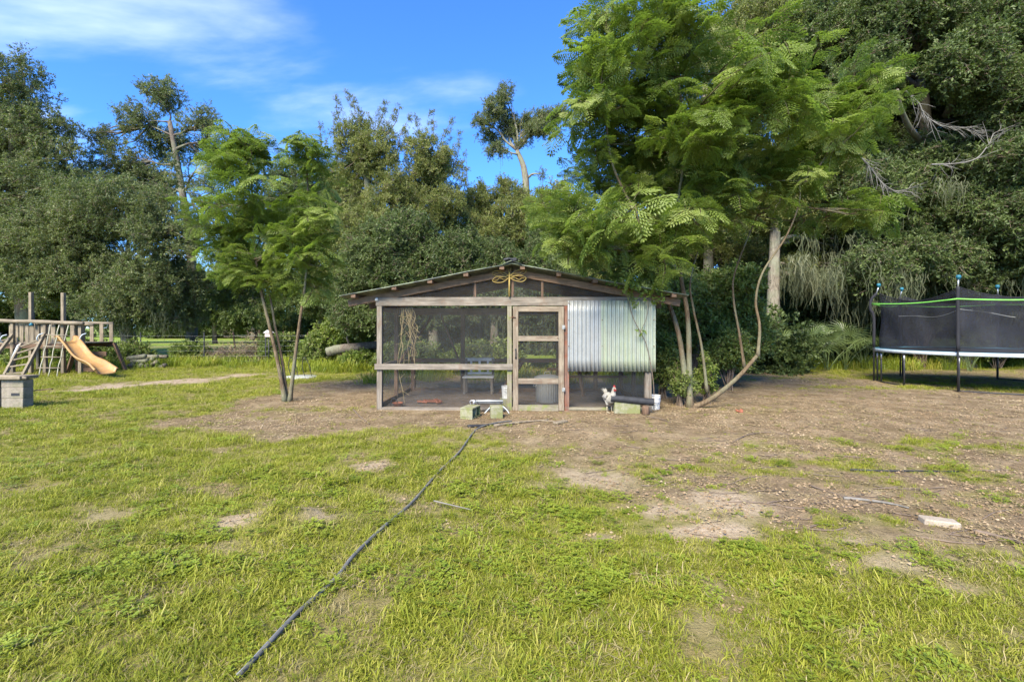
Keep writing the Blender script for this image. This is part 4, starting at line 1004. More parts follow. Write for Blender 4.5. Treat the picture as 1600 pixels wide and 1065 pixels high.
M['white_plastic'] = simple('white_plastic', (.74, .73, .70), (.55, .53, .48), .45, spec=.5)
M['yellow_paint'] = simple('yellow_paint', (.46, .33, .09), (.34, .23, .07), .5)
M['orange_plastic'] = simple('orange_plastic', (.36, .13, .07), (.26, .09, .05), .5)
M['rust'] = simple('rusty_iron', (.18, .07, .035), (.09, .045, .03), .85)
M['teal'] = simple('teal_plastic', (.03, .17, .23), (.02, .12, .17), .45)
M['silver'] = simple('silver_tube', (.55, .56, .57), (.40, .41, .42), .35, .6)
M['green_band'] = simple('lime_band', (.22, .62, .10), (.17, .50, .08), .5)
M['pad_white'] = simple('pale_grey_vinyl', (.62, .67, .68), (.44, .50, .52), .5)
M['pad_teal'] = simple('blue_teal_vinyl', (.10, .26, .33), (.07, .18, .24), .5)
M['rope'] = simple('faded_rope', (.40, .38, .28), (.26, .25, .18), .9)
M['dark_soil'] = simple('dark_soil', (.20, .155, .12), (.12, .092, .07), .95, scale=6, bmp=.8, bd=.03)
M['straw'] = simple('dry_vine', (.46, .36, .17), (.30, .22, .10), .9)
M['red_comb'] = simple('red_comb', (.40, .04, .03), (.28, .03, .02), .6)
M['leg_scale'] = simple('yellowish_scales', (.52, .45, .30), (.40, .33, .22), .7)
M['feather'] = simple('pale_feathers', (.38, .355, .30), (.24, .22, .18), .85, scale=22, bmp=.5, bd=.01)
M['grey_feather'] = simple('grey_feathers', (.36, .34, .31), (.22, .21, .19), .85, scale=26, bmp=.5, bd=.01)
M['ink'] = simple('dark_print', (.10, .13, .14), (.07, .09, .10), .6)
def concrete(name, c1, c2, moss=None, amt=.8, lo=.45, hi=.6):
    m, t, out = new_mat(name); co = objco(t); f = nz(t, co, 9, 7, .7); g = nz(t, co, 90, 3, .6); k = nz(t, co, 6.5, 5, .65)
    col = ramp(t, f, [(.3, c2), (.65, c1)]); col = mixc(t, .5, col, ramp(t, g, [(.35, (.5, .5, .5)), (.55, (1, 1, 1))]), 'MULTIPLY')
    if moss:
        mm = t.nodes.new('ShaderNodeMath'); mm.operation = 'MULTIPLY'; mm.use_clamp = True; mm.inputs[1].default_value = amt
        t.links.new(ramp01(t, k, lo, hi), mm.inputs[0]); col = mixc(t, mm.outputs[0], col, moss)
    pbsdf(t, out, col, .93, 0, bump(t, g, .7, .006), .15); return m
M['block'] = concrete('grey_concrete_block', (.33, .285, .22), (.21, .18, .14), (.13, .13, .07), .5)
M['block_moss'] = concrete('mossy_concrete_block', (.34, .32, .22), (.22, .21, .14), (.15, .165, .045), .75, .38, .56)
M['paver'] = concrete('sandy_paver', (.42, .35, .26), (.30, .25, .19))
M['lid_conc'] = concrete('pale_concrete', (.46, .46, .42), (.34, .34, .31), (.2, .22, .14), .4)
def slide_mat():
    m, t, out = new_mat('weathered_orange_slide'); co = objco(t); f = nz(t, co, 4, 6, .7); g = nz(t, co, 18, 5, .7)
    col = ramp(t, f, [(.3, (.32, .165, .045)), (.55, (.38, .215, .070)), (.75, (.42, .29, .12))])
    col = mixc(t, ramp01(t, g, .52, .66), col, (.27, .17, .11))
    pbsdf(t, out, col, .45, 0, bump(t, g, .1, .003), .45); return m
M['slide'] = slide_mat()

# ================================================================ THE COOP
CW, CD = 4.93, 2.42                      # width along the front, depth
coop = thing('chicken_coop', 'long low timber chicken coop with wire-screened bays and a shallow metal gable roof', 'chicken coop', (-2.455, 8.78, 0), rad(-1.6))
def lx(px): return (px-589.5)/86.1+.035  # along the front
def lz(py): return CH-(py-HY)/86.1
H = 1.95                                 # top of the front beam
def W(name, a, b, w, h, mats, axis, bevel=.004, parent=None, up=(0, 0, 1), label=None):
    return MB().beam(a, b, w, h, up).build(name, mats[axis], parent or coop, bevel, label=label, rough=.0015)
def post(name, x, y, z0, z1, w, d, mats, label=None):
    return MB().box((x, y, (z0+z1)/2), (w, d, z1-z0)).build(name, mats['z'], coop, .004, label=label, rough=.002)
# front frame
post('front_post', .045, .045, -.05, lz(478)-.0, .092, .092, GREYW)
post('front_post', lx(794), .045, -.05, lz(478), .085, .092, MOSSW)
post('front_post', lx(882.5), .045, -.05, lz(478), .088, .092, REDW, 'reddish rusty post beside the door')
post('front_post', lx(1008), .045, -.12, lz(478), .11, .11, GREYW)
W('top_beam', (-.02, .02, lz(471)), (CW+.0, .02, lz(471)), .045, .155, GREYW, 'x')
W('mid_rail', (-.03, -.022, lz(572.5)), (lx(799), -.022, lz(572.5)), .04, .105, GREYW, 'x')
W('sill_board', (0, .05, .02), (lx(798), .05, .02), .10, .055, GREYW, 'x')
W('sill_board', (lx(798), .05, .035), (lx(1003), .05, .035), .10, .05, MOSSW, 'x')
# back and sides
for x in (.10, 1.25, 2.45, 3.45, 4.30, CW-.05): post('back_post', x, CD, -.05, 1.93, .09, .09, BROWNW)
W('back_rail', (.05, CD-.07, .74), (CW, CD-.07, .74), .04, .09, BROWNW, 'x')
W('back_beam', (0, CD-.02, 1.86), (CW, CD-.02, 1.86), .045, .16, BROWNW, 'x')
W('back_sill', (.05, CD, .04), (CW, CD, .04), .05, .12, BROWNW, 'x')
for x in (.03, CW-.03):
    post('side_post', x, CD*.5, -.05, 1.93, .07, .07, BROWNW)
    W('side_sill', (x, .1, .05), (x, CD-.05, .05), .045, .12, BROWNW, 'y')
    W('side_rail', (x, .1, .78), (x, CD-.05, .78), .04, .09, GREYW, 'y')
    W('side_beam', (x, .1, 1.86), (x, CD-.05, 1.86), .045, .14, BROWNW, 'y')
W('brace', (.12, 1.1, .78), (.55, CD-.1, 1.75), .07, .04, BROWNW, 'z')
W('brace', (1.16, CD-.1, .78), (.75, CD-.12, 1.80), .06, .04, BROWNW, 'z')
W('brace', (2.15, 1.9, .05), (2.62, 2.25, .70), .12, .035, BROWNW, 'z')
W('perch', (3.15, 1.5, .62), (4.9, 1.5, .62), .05, .05, BROWNW, 'x'); W('perch', (3.25, 1.9, .42), (4.9, 1.9, .42), .05, .05, BROWNW, 'x')
W('perch_support', (3.95, 1.6, .0), (3.78, 1.75, .95), .09, .05, BROWNW, 'z')
# roof: rafters, lookouts (purlins), metal
RX, AP, EV = 3.04, lz(411)-.035, lz(462)+.015     # half width, apex and eaves heights of the sheet underside
cx_ = CW/2; EV = 1.5+49/88.0; AP = 1.5+99/88.0; y0r, y1r = -.22, CD+.3
sl = math.atan2(AP-EV, RX)
for yy in (.02, CD*.5, CD-.02):
    for sg in (-1, 1):
        a = (cx_+sg*RX*.985, yy, EV-.125); b_ = (cx_+sg*.012, yy, AP-.135)
        W('rafter', a, b_, .04, .12, BROWNW if yy > .1 else wood3('front_rafter_wood' if sg < 0 else 'front_rafter_wood_right', (.27, .17, .10), (.17, .105, .065), stain=(.09, .06, .04)), 'x')
for sg in (-1, 1):
    for k, f in enumerate((.06, .27, .48, .69, .93)):
        x = cx_+sg*RX*f; z = AP-(AP-EV)*f-.042
        W('purlin', (x, y0r+.02, z), (x, y1r-.02, z), .085, .065, BROWNW, 'y')
def corr(x0, x1, z0, z1, pitch, amp, nper=8, ysign=-1):
    """corrugated sheet, ribs vertical, running along x; 0.6 mm metal shown as one skin with rim"""
    n = int(round((x1-x0)/pitch*nper)); v = []; f = []
    for i in range(n+1):
        x = x0+(x1-x0)*i/n; y = amp*math.sin(2*PI*(x-x0)/pitch)
        for j in range(7): v.append((x, y*ysign+random.uniform(-.0008, .0008)+.0035*math.sin(j*1.9+x*3), z0+(z1-z0)*j/6))
    for i in range(n):
        for j in range(6): a = i*7+j; f.append((a, a+7, a+8, a+1))
    return v, f
def roof_sheet(sg, y_a, y_b):
    n = int((y_b-y_a)/.075*6); v = []; f = []
    for i in range(n+1):
        y = y_a+(y_b-y_a)*i/n; w = .009*math.sin(2*PI*(y-y_a)/.075)
        for j in range(5):
            s_ = j/4*1.012; v.append((cx_+sg*RX*s_, y, AP-(AP-EV)*s_+w+.006*math.sin(j*2.2+y*2)))
    for i in range(n):
        for j in range(4): a = i*5+j; f.append((a, a+5, a+6, a+1) if sg > 0 else (a, a+1, a+6, a+5))
    mb = MB(); mb.add(v, f, True); o = mb.build('roof_panel', M['roof'], coop)
    m = o.modifiers.new('thickness', 'SOLIDIFY'); m.thickness = .014; m.offset = 1
    return o
for sg in (-1, 1):
    e = y0r
    for k in range(3): roof_sheet(sg, e, e+(y1r-y0r)/3-.004); e += (y1r-y0r)/3
mb = MB()
prof = [(-.17, -.030), (-.05, .018), (0, .034), (.05, .018), (.17, -.030)]
v = [(cx_+a, y, AP+.014+b_) for y in (y0r-.03, y1r+.03) for a, b_ in prof]; mb.add(v, [(i, i+1, i+6, i+5) for i in range(4)], True)
o = mb.build('ridge_cap', M['roof'], coop); m = o.modifiers.new('thickness', 'SOLIDIFY'); m.thickness = .01
mb = MB(); [mb.box((cx_+random.uniform(-.13, .13), y0r-.01+random.uniform(0, .12), AP+.045+random.uniform(0, .02)), (.13, .09, .03), (random.uniform(-.3, .3), .2, random.uniform(0, 3))) for _ in range(5)]
mb.build('ridge_scrap', M['black_rubber'], coop)
# gable studs and screens
for x, wd_ in ((lx(740), .05), (cx_, .055), (lx(845), .045)):
    z1 = AP-(AP-EV)*abs(x-cx_)/RX-.17; post('gable_stud', x, .055, lz(464), z1, wd_, .04, BROWNW)
def sheet(name, x0, x1, z0, z1, y, mat=None, div=1, parent=None):
    return MB().add([(x0, y, z0), (x1, y, z0), (x1, y, z1), (x0, y, z1)], [(0, 1, 2, 3)]).build(name, mat or M['screen'], parent or coop)
sheet('wire_screen', .09, lx(789), .05, lz(478.5), .045)
sheet('wire_screen', lx(887), lx(1002), .06, lz(579), .045)
MB().add([(.15, .035, lz(463)), (CW-.15, .035, lz(463)), (CW-.15, .035, EV-.08), (cx_, .035, AP-.10), (.15, .035, EV-.08)], [(0, 1, 2, 3, 4)]).build('gable_screen', M['screen'], coop)
sheet('wire_screen', .12, CW-.1, .1, 1.80, CD+.012, M['screen_far'])
for x in (.03, CW-.03): MB().add([(x, .1, .1), (x, CD-.05, .1), (x, CD-.05, 1.8), (x, .1, 1.8)], [(0, 1, 2, 3)]).build('side_screen', M['screen'], coop)
# dark earth floor
mb = MB(); gx_ = 26; gy_ = 14
for i in range(gx_+1):
    for j in range(gy_+1): mb.v.append((.1+(CW-.2)*i/gx_, .1+(CD-.15)*j/gy_, .035+random.uniform(-.012, .018)))
for i in range(gx_):
    for j in range(gy_): a = i*(gy_+1)+j; mb.f.append((a, a+gy_+1, a+gy_+2, a+1)); mb.smooth.append(True)
mb.build('earth_floor', M['dark_soil'], coop)
# the corrugated panels across the right bay
xa, xm, xb = lx(883.5), lx(935.5), lx(1017.5)
for (x0, x1, yy, mt) in ((xa, xm+.03, -.040, 'galv'), (xm-.01, xb, -.052, 'galv_green')):
    v, f = corr(x0, x1, lz(579), lz(470), .0735, .0175)
    o = MB().add(v, f, True).build('metal_panel', M[mt], coop, loc=(0, yy, 0)); m = o.modifiers.new('thickness', 'SOLIDIFY'); m.thickness = .002
mb = MB()
for x in (xa+.02, xm+.01, xb-.03):
    for z in (lz(474), lz(500), lz(540), lz(575)): mb.lathe([(.0001, .006), (.011, .005), (.013, 0)], (x, 0, 0), 8) if False else mb.box((x, -.066, z), (.016, .006, .016))
mb.build('fixing_screw', M['rust'], coop, kind='stuff')
# the door
dx0, dx1 = lx(799.5), lx(878); dz0, dz1 = lz(639.5), lz(479)
door = empty('door'); door.parent = coop; door.location = (dx0, -.022, 0)
dw = dx1-dx0; sw = .095
def D(name, a, b, w, h, ax, mats=DOORW): return MB().beam(a, b, w, h).build(name, mats[ax], door, .003, rough=.0015)
for x in (sw/2, dw-sw/2): MB().box((x, 0, (dz0+dz1)/2), (sw, .035, dz1-dz0)).build('stile', DOORW['z'], door, .003, rough=.0015)
for (ya, yb, mt) in ((479, 487, DOORW), (524.5, 532.5, DOORW), (590, 598.5, DOORW), (631, 640, MOSSW)):
    D('rail', (sw+.001, .001, (lz(ya)+lz(yb))/2), (dw-sw-.001, .001, (lz(ya)+lz(yb))/2), .035, lz(ya)-lz(yb), 'x', mt)
for (ya, yb) in ((487, 524.5), (532.5, 590), (598.5, 631)): sheet('door_screen', sw, dw-sw, lz(yb), lz(ya), .012, parent=door)
mb = MB(); hx = .05; z = lz(552)
mb.tube(curve_pts([(hx, -.02, z+.07), (hx, -.055, z+.055), (hx, -.06, z), (hx, -.055, z-.055), (hx, -.02, z-.07)], 4), .008, 6)
mb.box((hx, -.020, z+.075), (.03, .006, .03)); mb.box((hx, -.020, z-.075), (.03, .006, .03)); mb.build('handle', M['black_metal'], door)
mb = MB(); mb.tube([(-.06, -.03, lz(496)), (.05, -.03, lz(496))], .006, 6); mb.box((.0, -.02, lz(496)), (.05, .008, .022)); mb.tube([(.0, -.03, lz(496)), (0, -.05, lz(493))], .005, 5); mb.build('latch', M['rust'], door)
for z in (lz(511), lz(607)):
    mb = MB(); mb.box((dw-.005, -.022, z), (.05, .006, .07)); mb.tube([(dw+.004, -.03, z-.035), (dw+.004, -.03, z+.035)], .007, 6); mb.build('hinge', M['galv'], door)
MB().tube([(dw-.12, -.024, lz(527)), (dw-.10, -.03, lz(528))], .006, 5).build('hook', M['rust'], door)
mb = MB(); mb.lathe([(.001, .0), (.03, .0), (.032, .012), (.018, .016), (.016, .03), (.001, .032)], (0, 0, 0), 12)
o = mb.build('insulator_knob', M['white_plastic'], coop, loc=(.0, -.004, lz(468))); o.rotation_euler = (rad(90), 0, 0)

def cw(x, y, z):
    """coop coordinates to world"""
    a = rad(-1.6); return Vector((-2.455+x*math.cos(a)-y*math.sin(a), 8.78+x*math.sin(a)+y*math.cos(a), z))
CR = rad(-1.6)
# dragonfly ornament
orn = thing('dragonfly_ornament', 'yellow wire dragonfly ornament fixed to the centre of the coop gable', 'ornament', cw(lx(794), -.025, lz(464)), CR)
mb = MB()
for dx in (-.012, 0, .012): mb.tube([(dx, 0, -.0), (dx*.9, 0, .25), (dx*.7, 0, .46)], .0055, 6)
mb.tube([(0, -.01, 0), (0, -.012, .46)], .012, 6); mb.build('body', M['yellow_paint'], orn)
mb = MB(); mb.tube([(-.012, 0, .44), (-.022, -.01, .50), (-.03, -.01, .53)], .004, 5); mb.tube([(.012, 0, .44), (.022, -.01, .50), (.03, -.01, .53)], .004, 5); mb.build('antennae', M['yellow_paint'], orn)
def wing(sg, base, tip, w):
    b = Vector(base); t_ = Vector(tip); d = t_-b; n = Vector((-d.z, 0, d.x)).normalized()
    lo = [b, b+d*.35-n*w*.75, b+d*.75-n*w, t_, b+d*.8+n*w*.75, b+d*.4+n*w*.9, b]
    inn = [b, b+d*.3+n*w*.2, b+d*.55-n*w*.4, b+d*.75+n*w*.1, b+d*.9]
    mb = MB(); mb.tube(curve_pts(lo, 6), .0062, 5); mb.tube(curve_pts(inn, 4), .0045, 5); return mb
for sg in (-1, 1):
    wing(sg, (sg*.01, -.005, .38), (sg*.305, -.02, .43 if sg < 0 else .475), .052).build('wing', M['yellow_paint'], orn)
    wing(sg, (sg*.01, -.005, .335), (sg*.30, -.02, .29 if sg < 0 else .325), .058).build('wing', M['yellow_paint'], orn)

# things inside the coop
bench = thing('garden_bench', 'small white bench with two round wire hoops on its back, inside the coop', 'bench', cw(1.66, 2.02, .03), CR)
for x in (-.30, .30):
    for y in (-.18, .20):
        zt = .36 if y < 0 else .76; MB().box((x, y, zt/2), (.05, .04, zt)).build('leg', GREYW['z'], bench, .003)
for k in range(4): MB().box((0, -.17+k*.10, .375), (.68, .085, .028)).build('seat_slat', M['white_metal'], bench, .004)
MB().box((0, .215, .74), (.66, .03, .07)).build('back_rail', M['white_metal'], bench, .004); MB().box((0, .215, .43), (.66, .03, .05)).build('back_rail', M['white_metal'], bench, .004)
for x in (-.19, 0, .19): MB().box((x, .215, .585), (.05, .018, .26)).build('back_slat', M['white_metal'], bench, .003)
for x in (-.155, .155):
    mb = MB(); pts = [(x+.145*math.cos(a), .215, .93+.145*math.sin(a)) for a in [2*PI*i/28 for i in range(29)]]; mb.tube(pts, .012, 6)
    pts = [(x+.115*math.cos(a), .215, .93+.115*math.sin(a)) for a in [2*PI*i/28 for i in range(29)]]; mb.tube(pts, .005, 5); mb.build('hoop', M['straw'], bench)
    MB().lathe([(.001, 0), (.112, 0), (.112, .006), (.001, .006)], (0, 0, 0), 24).build('hoop_panel', M['screen'], bench, loc=(x, .218, .93)).rotation_euler = (rad(90), 0, 0)
can = thing('garbage_can', 'ribbed galvanised steel garbage can with its lid on, behind the coop door', 'garbage can', cw(lx(847)+.10, .72, .04), .3)
MB().lathe([(.001, 0), (.205, 0), (.21, .02), (.222, .05), (.238, .44), (.246, .455), (.246, .475), (.238, .48)], (0, 0, 0), 120, .0045, 30).build('body', M['galv_dark'], can)
MB().lathe([(.258, .455), (.262, .49), (.25, .50), (.16, .53), (.06, .545), (.001, .548)], (0, 0, 0), 36).build('lid', M['galv_dark'], can)
mb = MB(); mb.tube(curve_pts([(-.06, 0, .54), (-.05, 0, .585), (.05, 0, .585), (.06, 0, .54)], 4), .007, 6); mb.build('lid_handle', M['galv_dark'], can)
for sg in (-1, 1):
    mb = MB(); mb.tube(curve_pts([(sg*.236, -.06, .36), (sg*.275, -.05, .33), (sg*.275, .05, .33), (sg*.236, .06, .36)], 4), .006, 6); mb.build('handle', M['galv_dark'], can)
def bucket(label, loc, r, h, mat, rz=0, tilt=None, print_=False):
    b = thing('bucket', label, 'bucket', loc, rz)
    if tilt: b.rotation_euler = tilt
    MB().lathe([(.001, .004), (r*.86, 0), (r*.88, .01), (r*.985, h*.80), (r*1.0, h*.82), (r*1.04, h*.825), (r*1.04, h*.86), (r*1.0, h*.87), (r*1.01, h*.97), (r*1.05, h*.975), (r*1.05, h), (r*.97, h), (r*.95, h*.9), (r*.84, .02), (.001, .015)], (0, 0, 0), 32).build('body', mat, b)
    mb = MB(); mb.tube(curve_pts([(-r*1.02, 0, h*.86), (-r*.8, -r*.75, h*.62), (0, -r*1.12, h*.5), (r*.8, -r*.75, h*.62), (r*1.02, 0, h*.86)], 5), .0035, 5); mb.build('handle', M['silver'], b)
    if print_:
        m_ = MB()
        def patch(a0, a1, z0, z1):
            n = 6; vs = []
            for i in range(n+1):
                a = a0+(a1-a0)*i/n
                for z in (z0, z1): rr = r*(.88+.105*(z-.01)/(h*.79))+.0018; vs.append((rr*math.cos(a), rr*math.sin(a), z))
            m_.add(vs, [(2*i, 2*i+1, 2*i+3, 2*i+2) for i in range(n)])
        c = -PI/2-.05
        # the printed panel: a dark outline with worn figures, too small to read in the photograph
        patch(c-.55, c+.55, h*.46, h*.50); patch(c-.55, c+.55, h*.10, h*.135)
        patch(c-.55, c-.48, h*.13, h*.46); patch(c+.48, c+.55, h*.13, h*.46)
        patch(c-.36, c-.10, h*.34, h*.39); patch(c-.36, c-.28, h*.20, h*.34); patch(c-.18, c-.10, h*.20, h*.34); patch(c-.36, c-.10, h*.20, h*.24)
        patch(c+.04, c+.32, h*.34, h*.39); patch(c+.04, c+.12, h*.26, h*.34); patch(c+.04, c+.32, h*.26, h*.30); patch(c+.24, c+.32, h*.18, h*.30)
        m_.build('printed_panel', M['ink'], b)
    return b
bucket('white plastic bucket inside the coop, half hidden by the post left of the door', cw(lx(786)+.02, .32, .17), .085, .24, M['white_plastic'], .4)
MB().box((0, 0, 0), (.3, .3, .14)).build('upturned_crate', M['block_moss'], None, .01, loc=cw(lx(786)+.05, .34, .10)); tag(bpy.data.objects['upturned_crate'], 'low mossy slab supporting the white bucket inside the coop', 'slab')
bucket('dirty white plastic bucket with dark print, outside the right corner of the coop', (gp(1025, 641)[0]+.01, 8.85, .0), .105, .26, M['white_plastic'], .1, None, True)
# orange scraps
dish = thing('feed_dish', 'shallow orange dish in the front left corner of the coop', 'dish', cw(lx(616), .16, .05)); MB().lathe([(.001, .005), (.07, 0), (.095, .055), (.10, .058), (.10, .062), (.088, .058), (.062, .012), (.001, .012)], (0, 0, 0), 24).build('bowl', M['orange_plastic'], dish)
mb = MB(); mb.tube(curve_pts([(-.13, 0, 0), (-.12, .0, .10), (-.07, 0, .14), (-.02, 0, .10), (-.01, 0, .05)], 5), .008, 6); o = mb.build('loop_handle', M['black_rubber'], dish)
for k, (px, yy, s_) in enumerate(((648, .55, .10), (664, .62, .13), (676, .5, .06))):
    m_ = MB(); m_.box((0, 0, .02), (s_*2, s_, .03), (.1*k, .1, .4*k)); m_.box((s_*.6, s_*.4, .035), (s_, s_*.7, .02), (.3, .1, 1.0))
    tag(m_.build('plastic_scrap', M['orange_plastic'], None, .006, loc=cw(lx(px), yy, .05)), ('flat', 'largest', 'smallest')[k]+' orange plastic scrap on the coop floor', 'scrap')
# dry vine hanging in the left bay
mb = MB(); rs = random.Random(4)
for k in range(13):
    x = lx(rs.uniform(622, 642)); pts = [(x, .10+rs.uniform(-.03, .03), lz(480))]
    n = rs.randint(5, 9); z = lz(480); zend = rs.uniform(.5, 1.4) if k else .12
    for i in range(n): x += rs.uniform(-.05, .065); z -= (lz(480)-zend)/n; pts.append((x, .10+rs.uniform(-.04, .04), z))
    mb.tube(curve_pts(pts, 3), .0045, 4, False)
    for q in range(3):
        a = Vector(pts[rs.randrange(1, len(pts)-1)]); mb.tube([a, a+Vector((rs.uniform(-.16, .16), 0, rs.uniform(-.10, .14)))], .003, 4, False)
o = mb.build('dry_vine', M['straw'], None, loc=cw(0, 0, 0)); o.rotation_euler = (0, 0, CR); tag(o, 'tangle of straw-coloured dead vine hanging in the left screened bay', 'vine')

# things outside the coop
def cblock(label, loc, rz, mat, size=(.39, .19, .19), rx=0, holes=True, group=None):
    b = thing('concrete_block', label, 'concrete block', loc, rz, group); lx_, ly_, lz_ = size; t_ = .032
    mb = MB()
    if holes:   # two cells open towards +-Y of the block
        for z in (t_/2, lz_-t_/2): mb.box((0, 0, z), (lx_, ly_, t_))
        for x in (-lx_/2+t_/2, 0, lx_/2-t_/2): mb.box((x, 0, lz_/2), (t_ if x else t_*1.05, ly_-.002, lz_-2*t_-.001))
    else: mb.box((0, 0, lz_/2), size)
    mb.build('body', mat, b, .006, rough=.0015)
    if rx: b.rotation_euler = (rx, 0, rz)
    return b
g_ = gp(728, 655); cblock('mossy concrete block with its open cells turned right, left of the trough', (g_[0]+.06, g_[1]+.16, 0), rad(72), M['block_moss'], (.36, .22, .19))
g_ = gp(775, 655); cblock('mossy concrete block standing right of the trough, under the white hose', (g_[0], g_[1]+.16, 0), rad(8), M['block_moss'], (.20, .19, .20), holes=False)
g_ = gp(982, 646); cblock('mossy solid concrete block propping up the black pipe', (g_[0]-.02, g_[1]+.06, 0), rad(-2), M['block_moss'], (.44, .18, .21), holes=False)
tr = thing('water_trough', 'narrow grey metal trough on a thin stand in front of the coop', 'trough', (gp(765, 650)[0]-.02, 8.45, 0))
mb = MB(); v = []; n = 7
for x in (-.24, .24):
    for i in range(n): a = PI+PI*i/(n-1); v.append((x, .075*math.cos(a), .215+.06*math.sin(a)))
mb.add(v, [(i, i+1, i+n+1, i+n) for i in range(n-1)]+[tuple(range(n)), tuple(range(2*n-1, n-1, -1))], False)
mb.tube([(-.24, -.077, .217), (.24, -.077, .217)], .008, 6); mb.tube([(-.24, .077, .217), (.24, .077, .217)], .008, 6)
o = mb.build('basin', M['galv_dark'], tr)
for x in (-.20, .20):
    mb = MB(); mb.tube([(x, -.07, .2), (x, -.08, -.02)], .010, 6); mb.tube([(x, .07, .2), (x, .08, -.02)], .010, 6); mb.build('leg', M['black_metal'], tr)
mb = MB(); mb.lathe([(.001, 0), (.022, 0), (.022, .07), (.012, .075), (.001, .076)], (-.265, -.02, .15), 12); mb.tube(curve_pts([(-.24, -.02, .225), (-.30, -.02, .225), (-.335, -.02, .20), (-.30, -.02, .10), (-.28, -.03, .03)], 5), .007, 6); mb.build('float_valve', M['silver'], tr)
# white hose arch
mb = MB(); Yh = 8.42
mb.tube(curve_pts([at(752, 652, Yh), at(762, 640, Yh), at(770, 634, Yh), at(784, 634, Yh), at(794, 643, Yh-.05), at(799, 655, Yh-.12), at(800, 662, Yh-.25)], 6), .0085, 8)
tag(mb.build('hose', M['pad_white']), 'short stiff white hose arching over the mossy block by the trough', 'hose')
# long garden hose across the lawn
def on_ground(px, py, lift=.012):
    x, y = gp(px, py); return Vector((x, y, gz(x, y)+lift))
rs = random.Random(9)
cp = HOSE
hp = curve_pts([on_ground(a, b_, .017) for a, b_ in cp], 6)
hz_ = [gz(p.x, p.y) for p in hp]; hz_ = [sum(hz_[max(0, i-6):i+7])/len(hz_[max(0, i-6):i+7]) for i in range(len(hz_))]
hp = [Vector((p.x+.012*math.sin(i*.31), p.y, hz_[i]+.020+.004*math.sin(i*.23))) for i, p in enumerate(hp)]
hose = thing('garden_hose', 'long black garden hose running across the lawn to the coop', 'hose')
MB().tube(hp, .010, 10).build('hose_pipe', simple('sun_faded_rubber', (.15, .145, .135), (.07, .07, .065), .7), hose)
st = MB(); st.tube([p+Vector((-.007, 0, .0075)) for p in hp], .0030, 5); st.build('pale_stripe', simple('faded_grey_stripe', (.30, .31, .30), (.12, .12, .12), .6, scale=14), hose)
# black corrugated drain pipe over the block
pp = [Vector((gp(955, 645)[0]-.02, 8.40, .27)), Vector((gp(1013, 645)[0]+.06, 8.36, .205))]
mb = MB(); n = 60; pts = [pp[0].lerp(pp[1], i/n) for i in range(n+1)]; mb.tube([p-pp[0] for p in pts], [.058+(.006 if i % 2 else 0) for i in range(n+1)], 16, True)
tag(mb.build('drain_pipe', M['black_rubber'], None, loc=pp[0]), 'black corrugated drain pipe lying across the mossy block at the coop corner', 'pipe')
g_ = gp(1010, 648); mb = MB(); mb.tube([(0, 0, -.05), (.0, 0, .12), (.004, 0, .15)], [.075, .062, .05], 9, True, .10)
tag(mb.build('wood_stump', BROWNW['z'], None, loc=(g_[0], g_[1]+.03, 0)), 'dark short wooden stump beneath the right end of the black pipe', 'stump')
# boards and pipe on the ground before the door
def stick(name, label, cat, pts, r, mat, lift=.015, n=7, group=None, jit=.05):
    P = [on_ground(a, b_, lift) for a, b_ in pts]; o_ = P[0].copy(); p = curve_pts([q-o_ for q in P], 5)
    mb = MB(); mb.tube(p, [r*(1-.5*i/(len(p)-1)) for i in range(len(p))], n, True, jit); o = mb.build(name, mat, None, loc=o_); tag(o, label, cat, group); return o
stick('pipe', 'dark grey pipe lying on the soil left of where the hose bends', 'pipe', [(731, 669), (755, 667), (778, 665)], .028, M['black_rubber'], .02, jit=.0)
stick('pole', 'pale weathered pole lying on the soil in front of the coop door', 'pole', [(772, 668), (812, 662), (858, 658)], .02, OLDW['x'], .02)
g_ = gp(876, 663); mb = MB(); mb.box((0, 0, .012), (.26, .10, .022), (0, .0, .8)); mb.box((-.19, .04, .02), (.22, .02, .012), (0, .0, -.35))
tag(mb.build('board', OLDW['x'], None, .003, loc=(g_[0], g_[1]+.02, gz(*g_)+.01)), 'short broken board on the soil in front of the coop door', 'board')
stick('fallen_branch', 'pale peeled stick lying at the edge of the bare soil on the right', 'branch', [(1318, 778), (1350, 781), (1390, 787), (1420, 795)], .014, M['dead_wood'], .012)
stick('fallen_branch', 'dark thin branch lying across the grassy island on the right', 'branch', [(1328, 735), (1375, 737), (1430, 736), (1498, 737)], .013, M['black_rubber'], .014)
stick('fallen_branch', 'long dark twig running out of the picture at the right edge, past the paver', 'branch', [(1520, 828), (1560, 838), (1610, 852)], .014, M['twig'], .014)
stick('fallen_branch', 'thin pale twig on the lawn beside the middle of the hose', 'branch', [(678, 790), (705, 795), (735, 802)], .007, M['dead_wood'], .05)
stick('fallen_branch', 'forked dark twig on the soil below the curved stem', 'branch', [(1145, 690), (1170, 679), (1200, 676), (1235, 679)], .011, M['twig'], .012)
stick('fallen_branch', 'short dark twig left of the coop near its corner post', 'branch', [(552, 641), (562, 652), (577, 664)], .012, M['twig'], .02)
stick('fallen_branch', 'thin brown twig lying just right of the bucket', 'branch', [(1010, 652), (1030, 656), (1048, 662)], .010, M['twig'], .02)
stick('fallen_branch', 'long grey twig in the middle of the bare soil, right of the sandy patches', 'branch', [(1265, 755), (1310, 772), (1335, 782)], .007, M['twig'], .012)
stick('fallen_branch', 'dark twig under the trampoline edge at the right', 'branch', [(1490, 611), (1540, 617), (1600, 620)], .012, M['twig'], .01)
rs = random.Random(77); TW = []
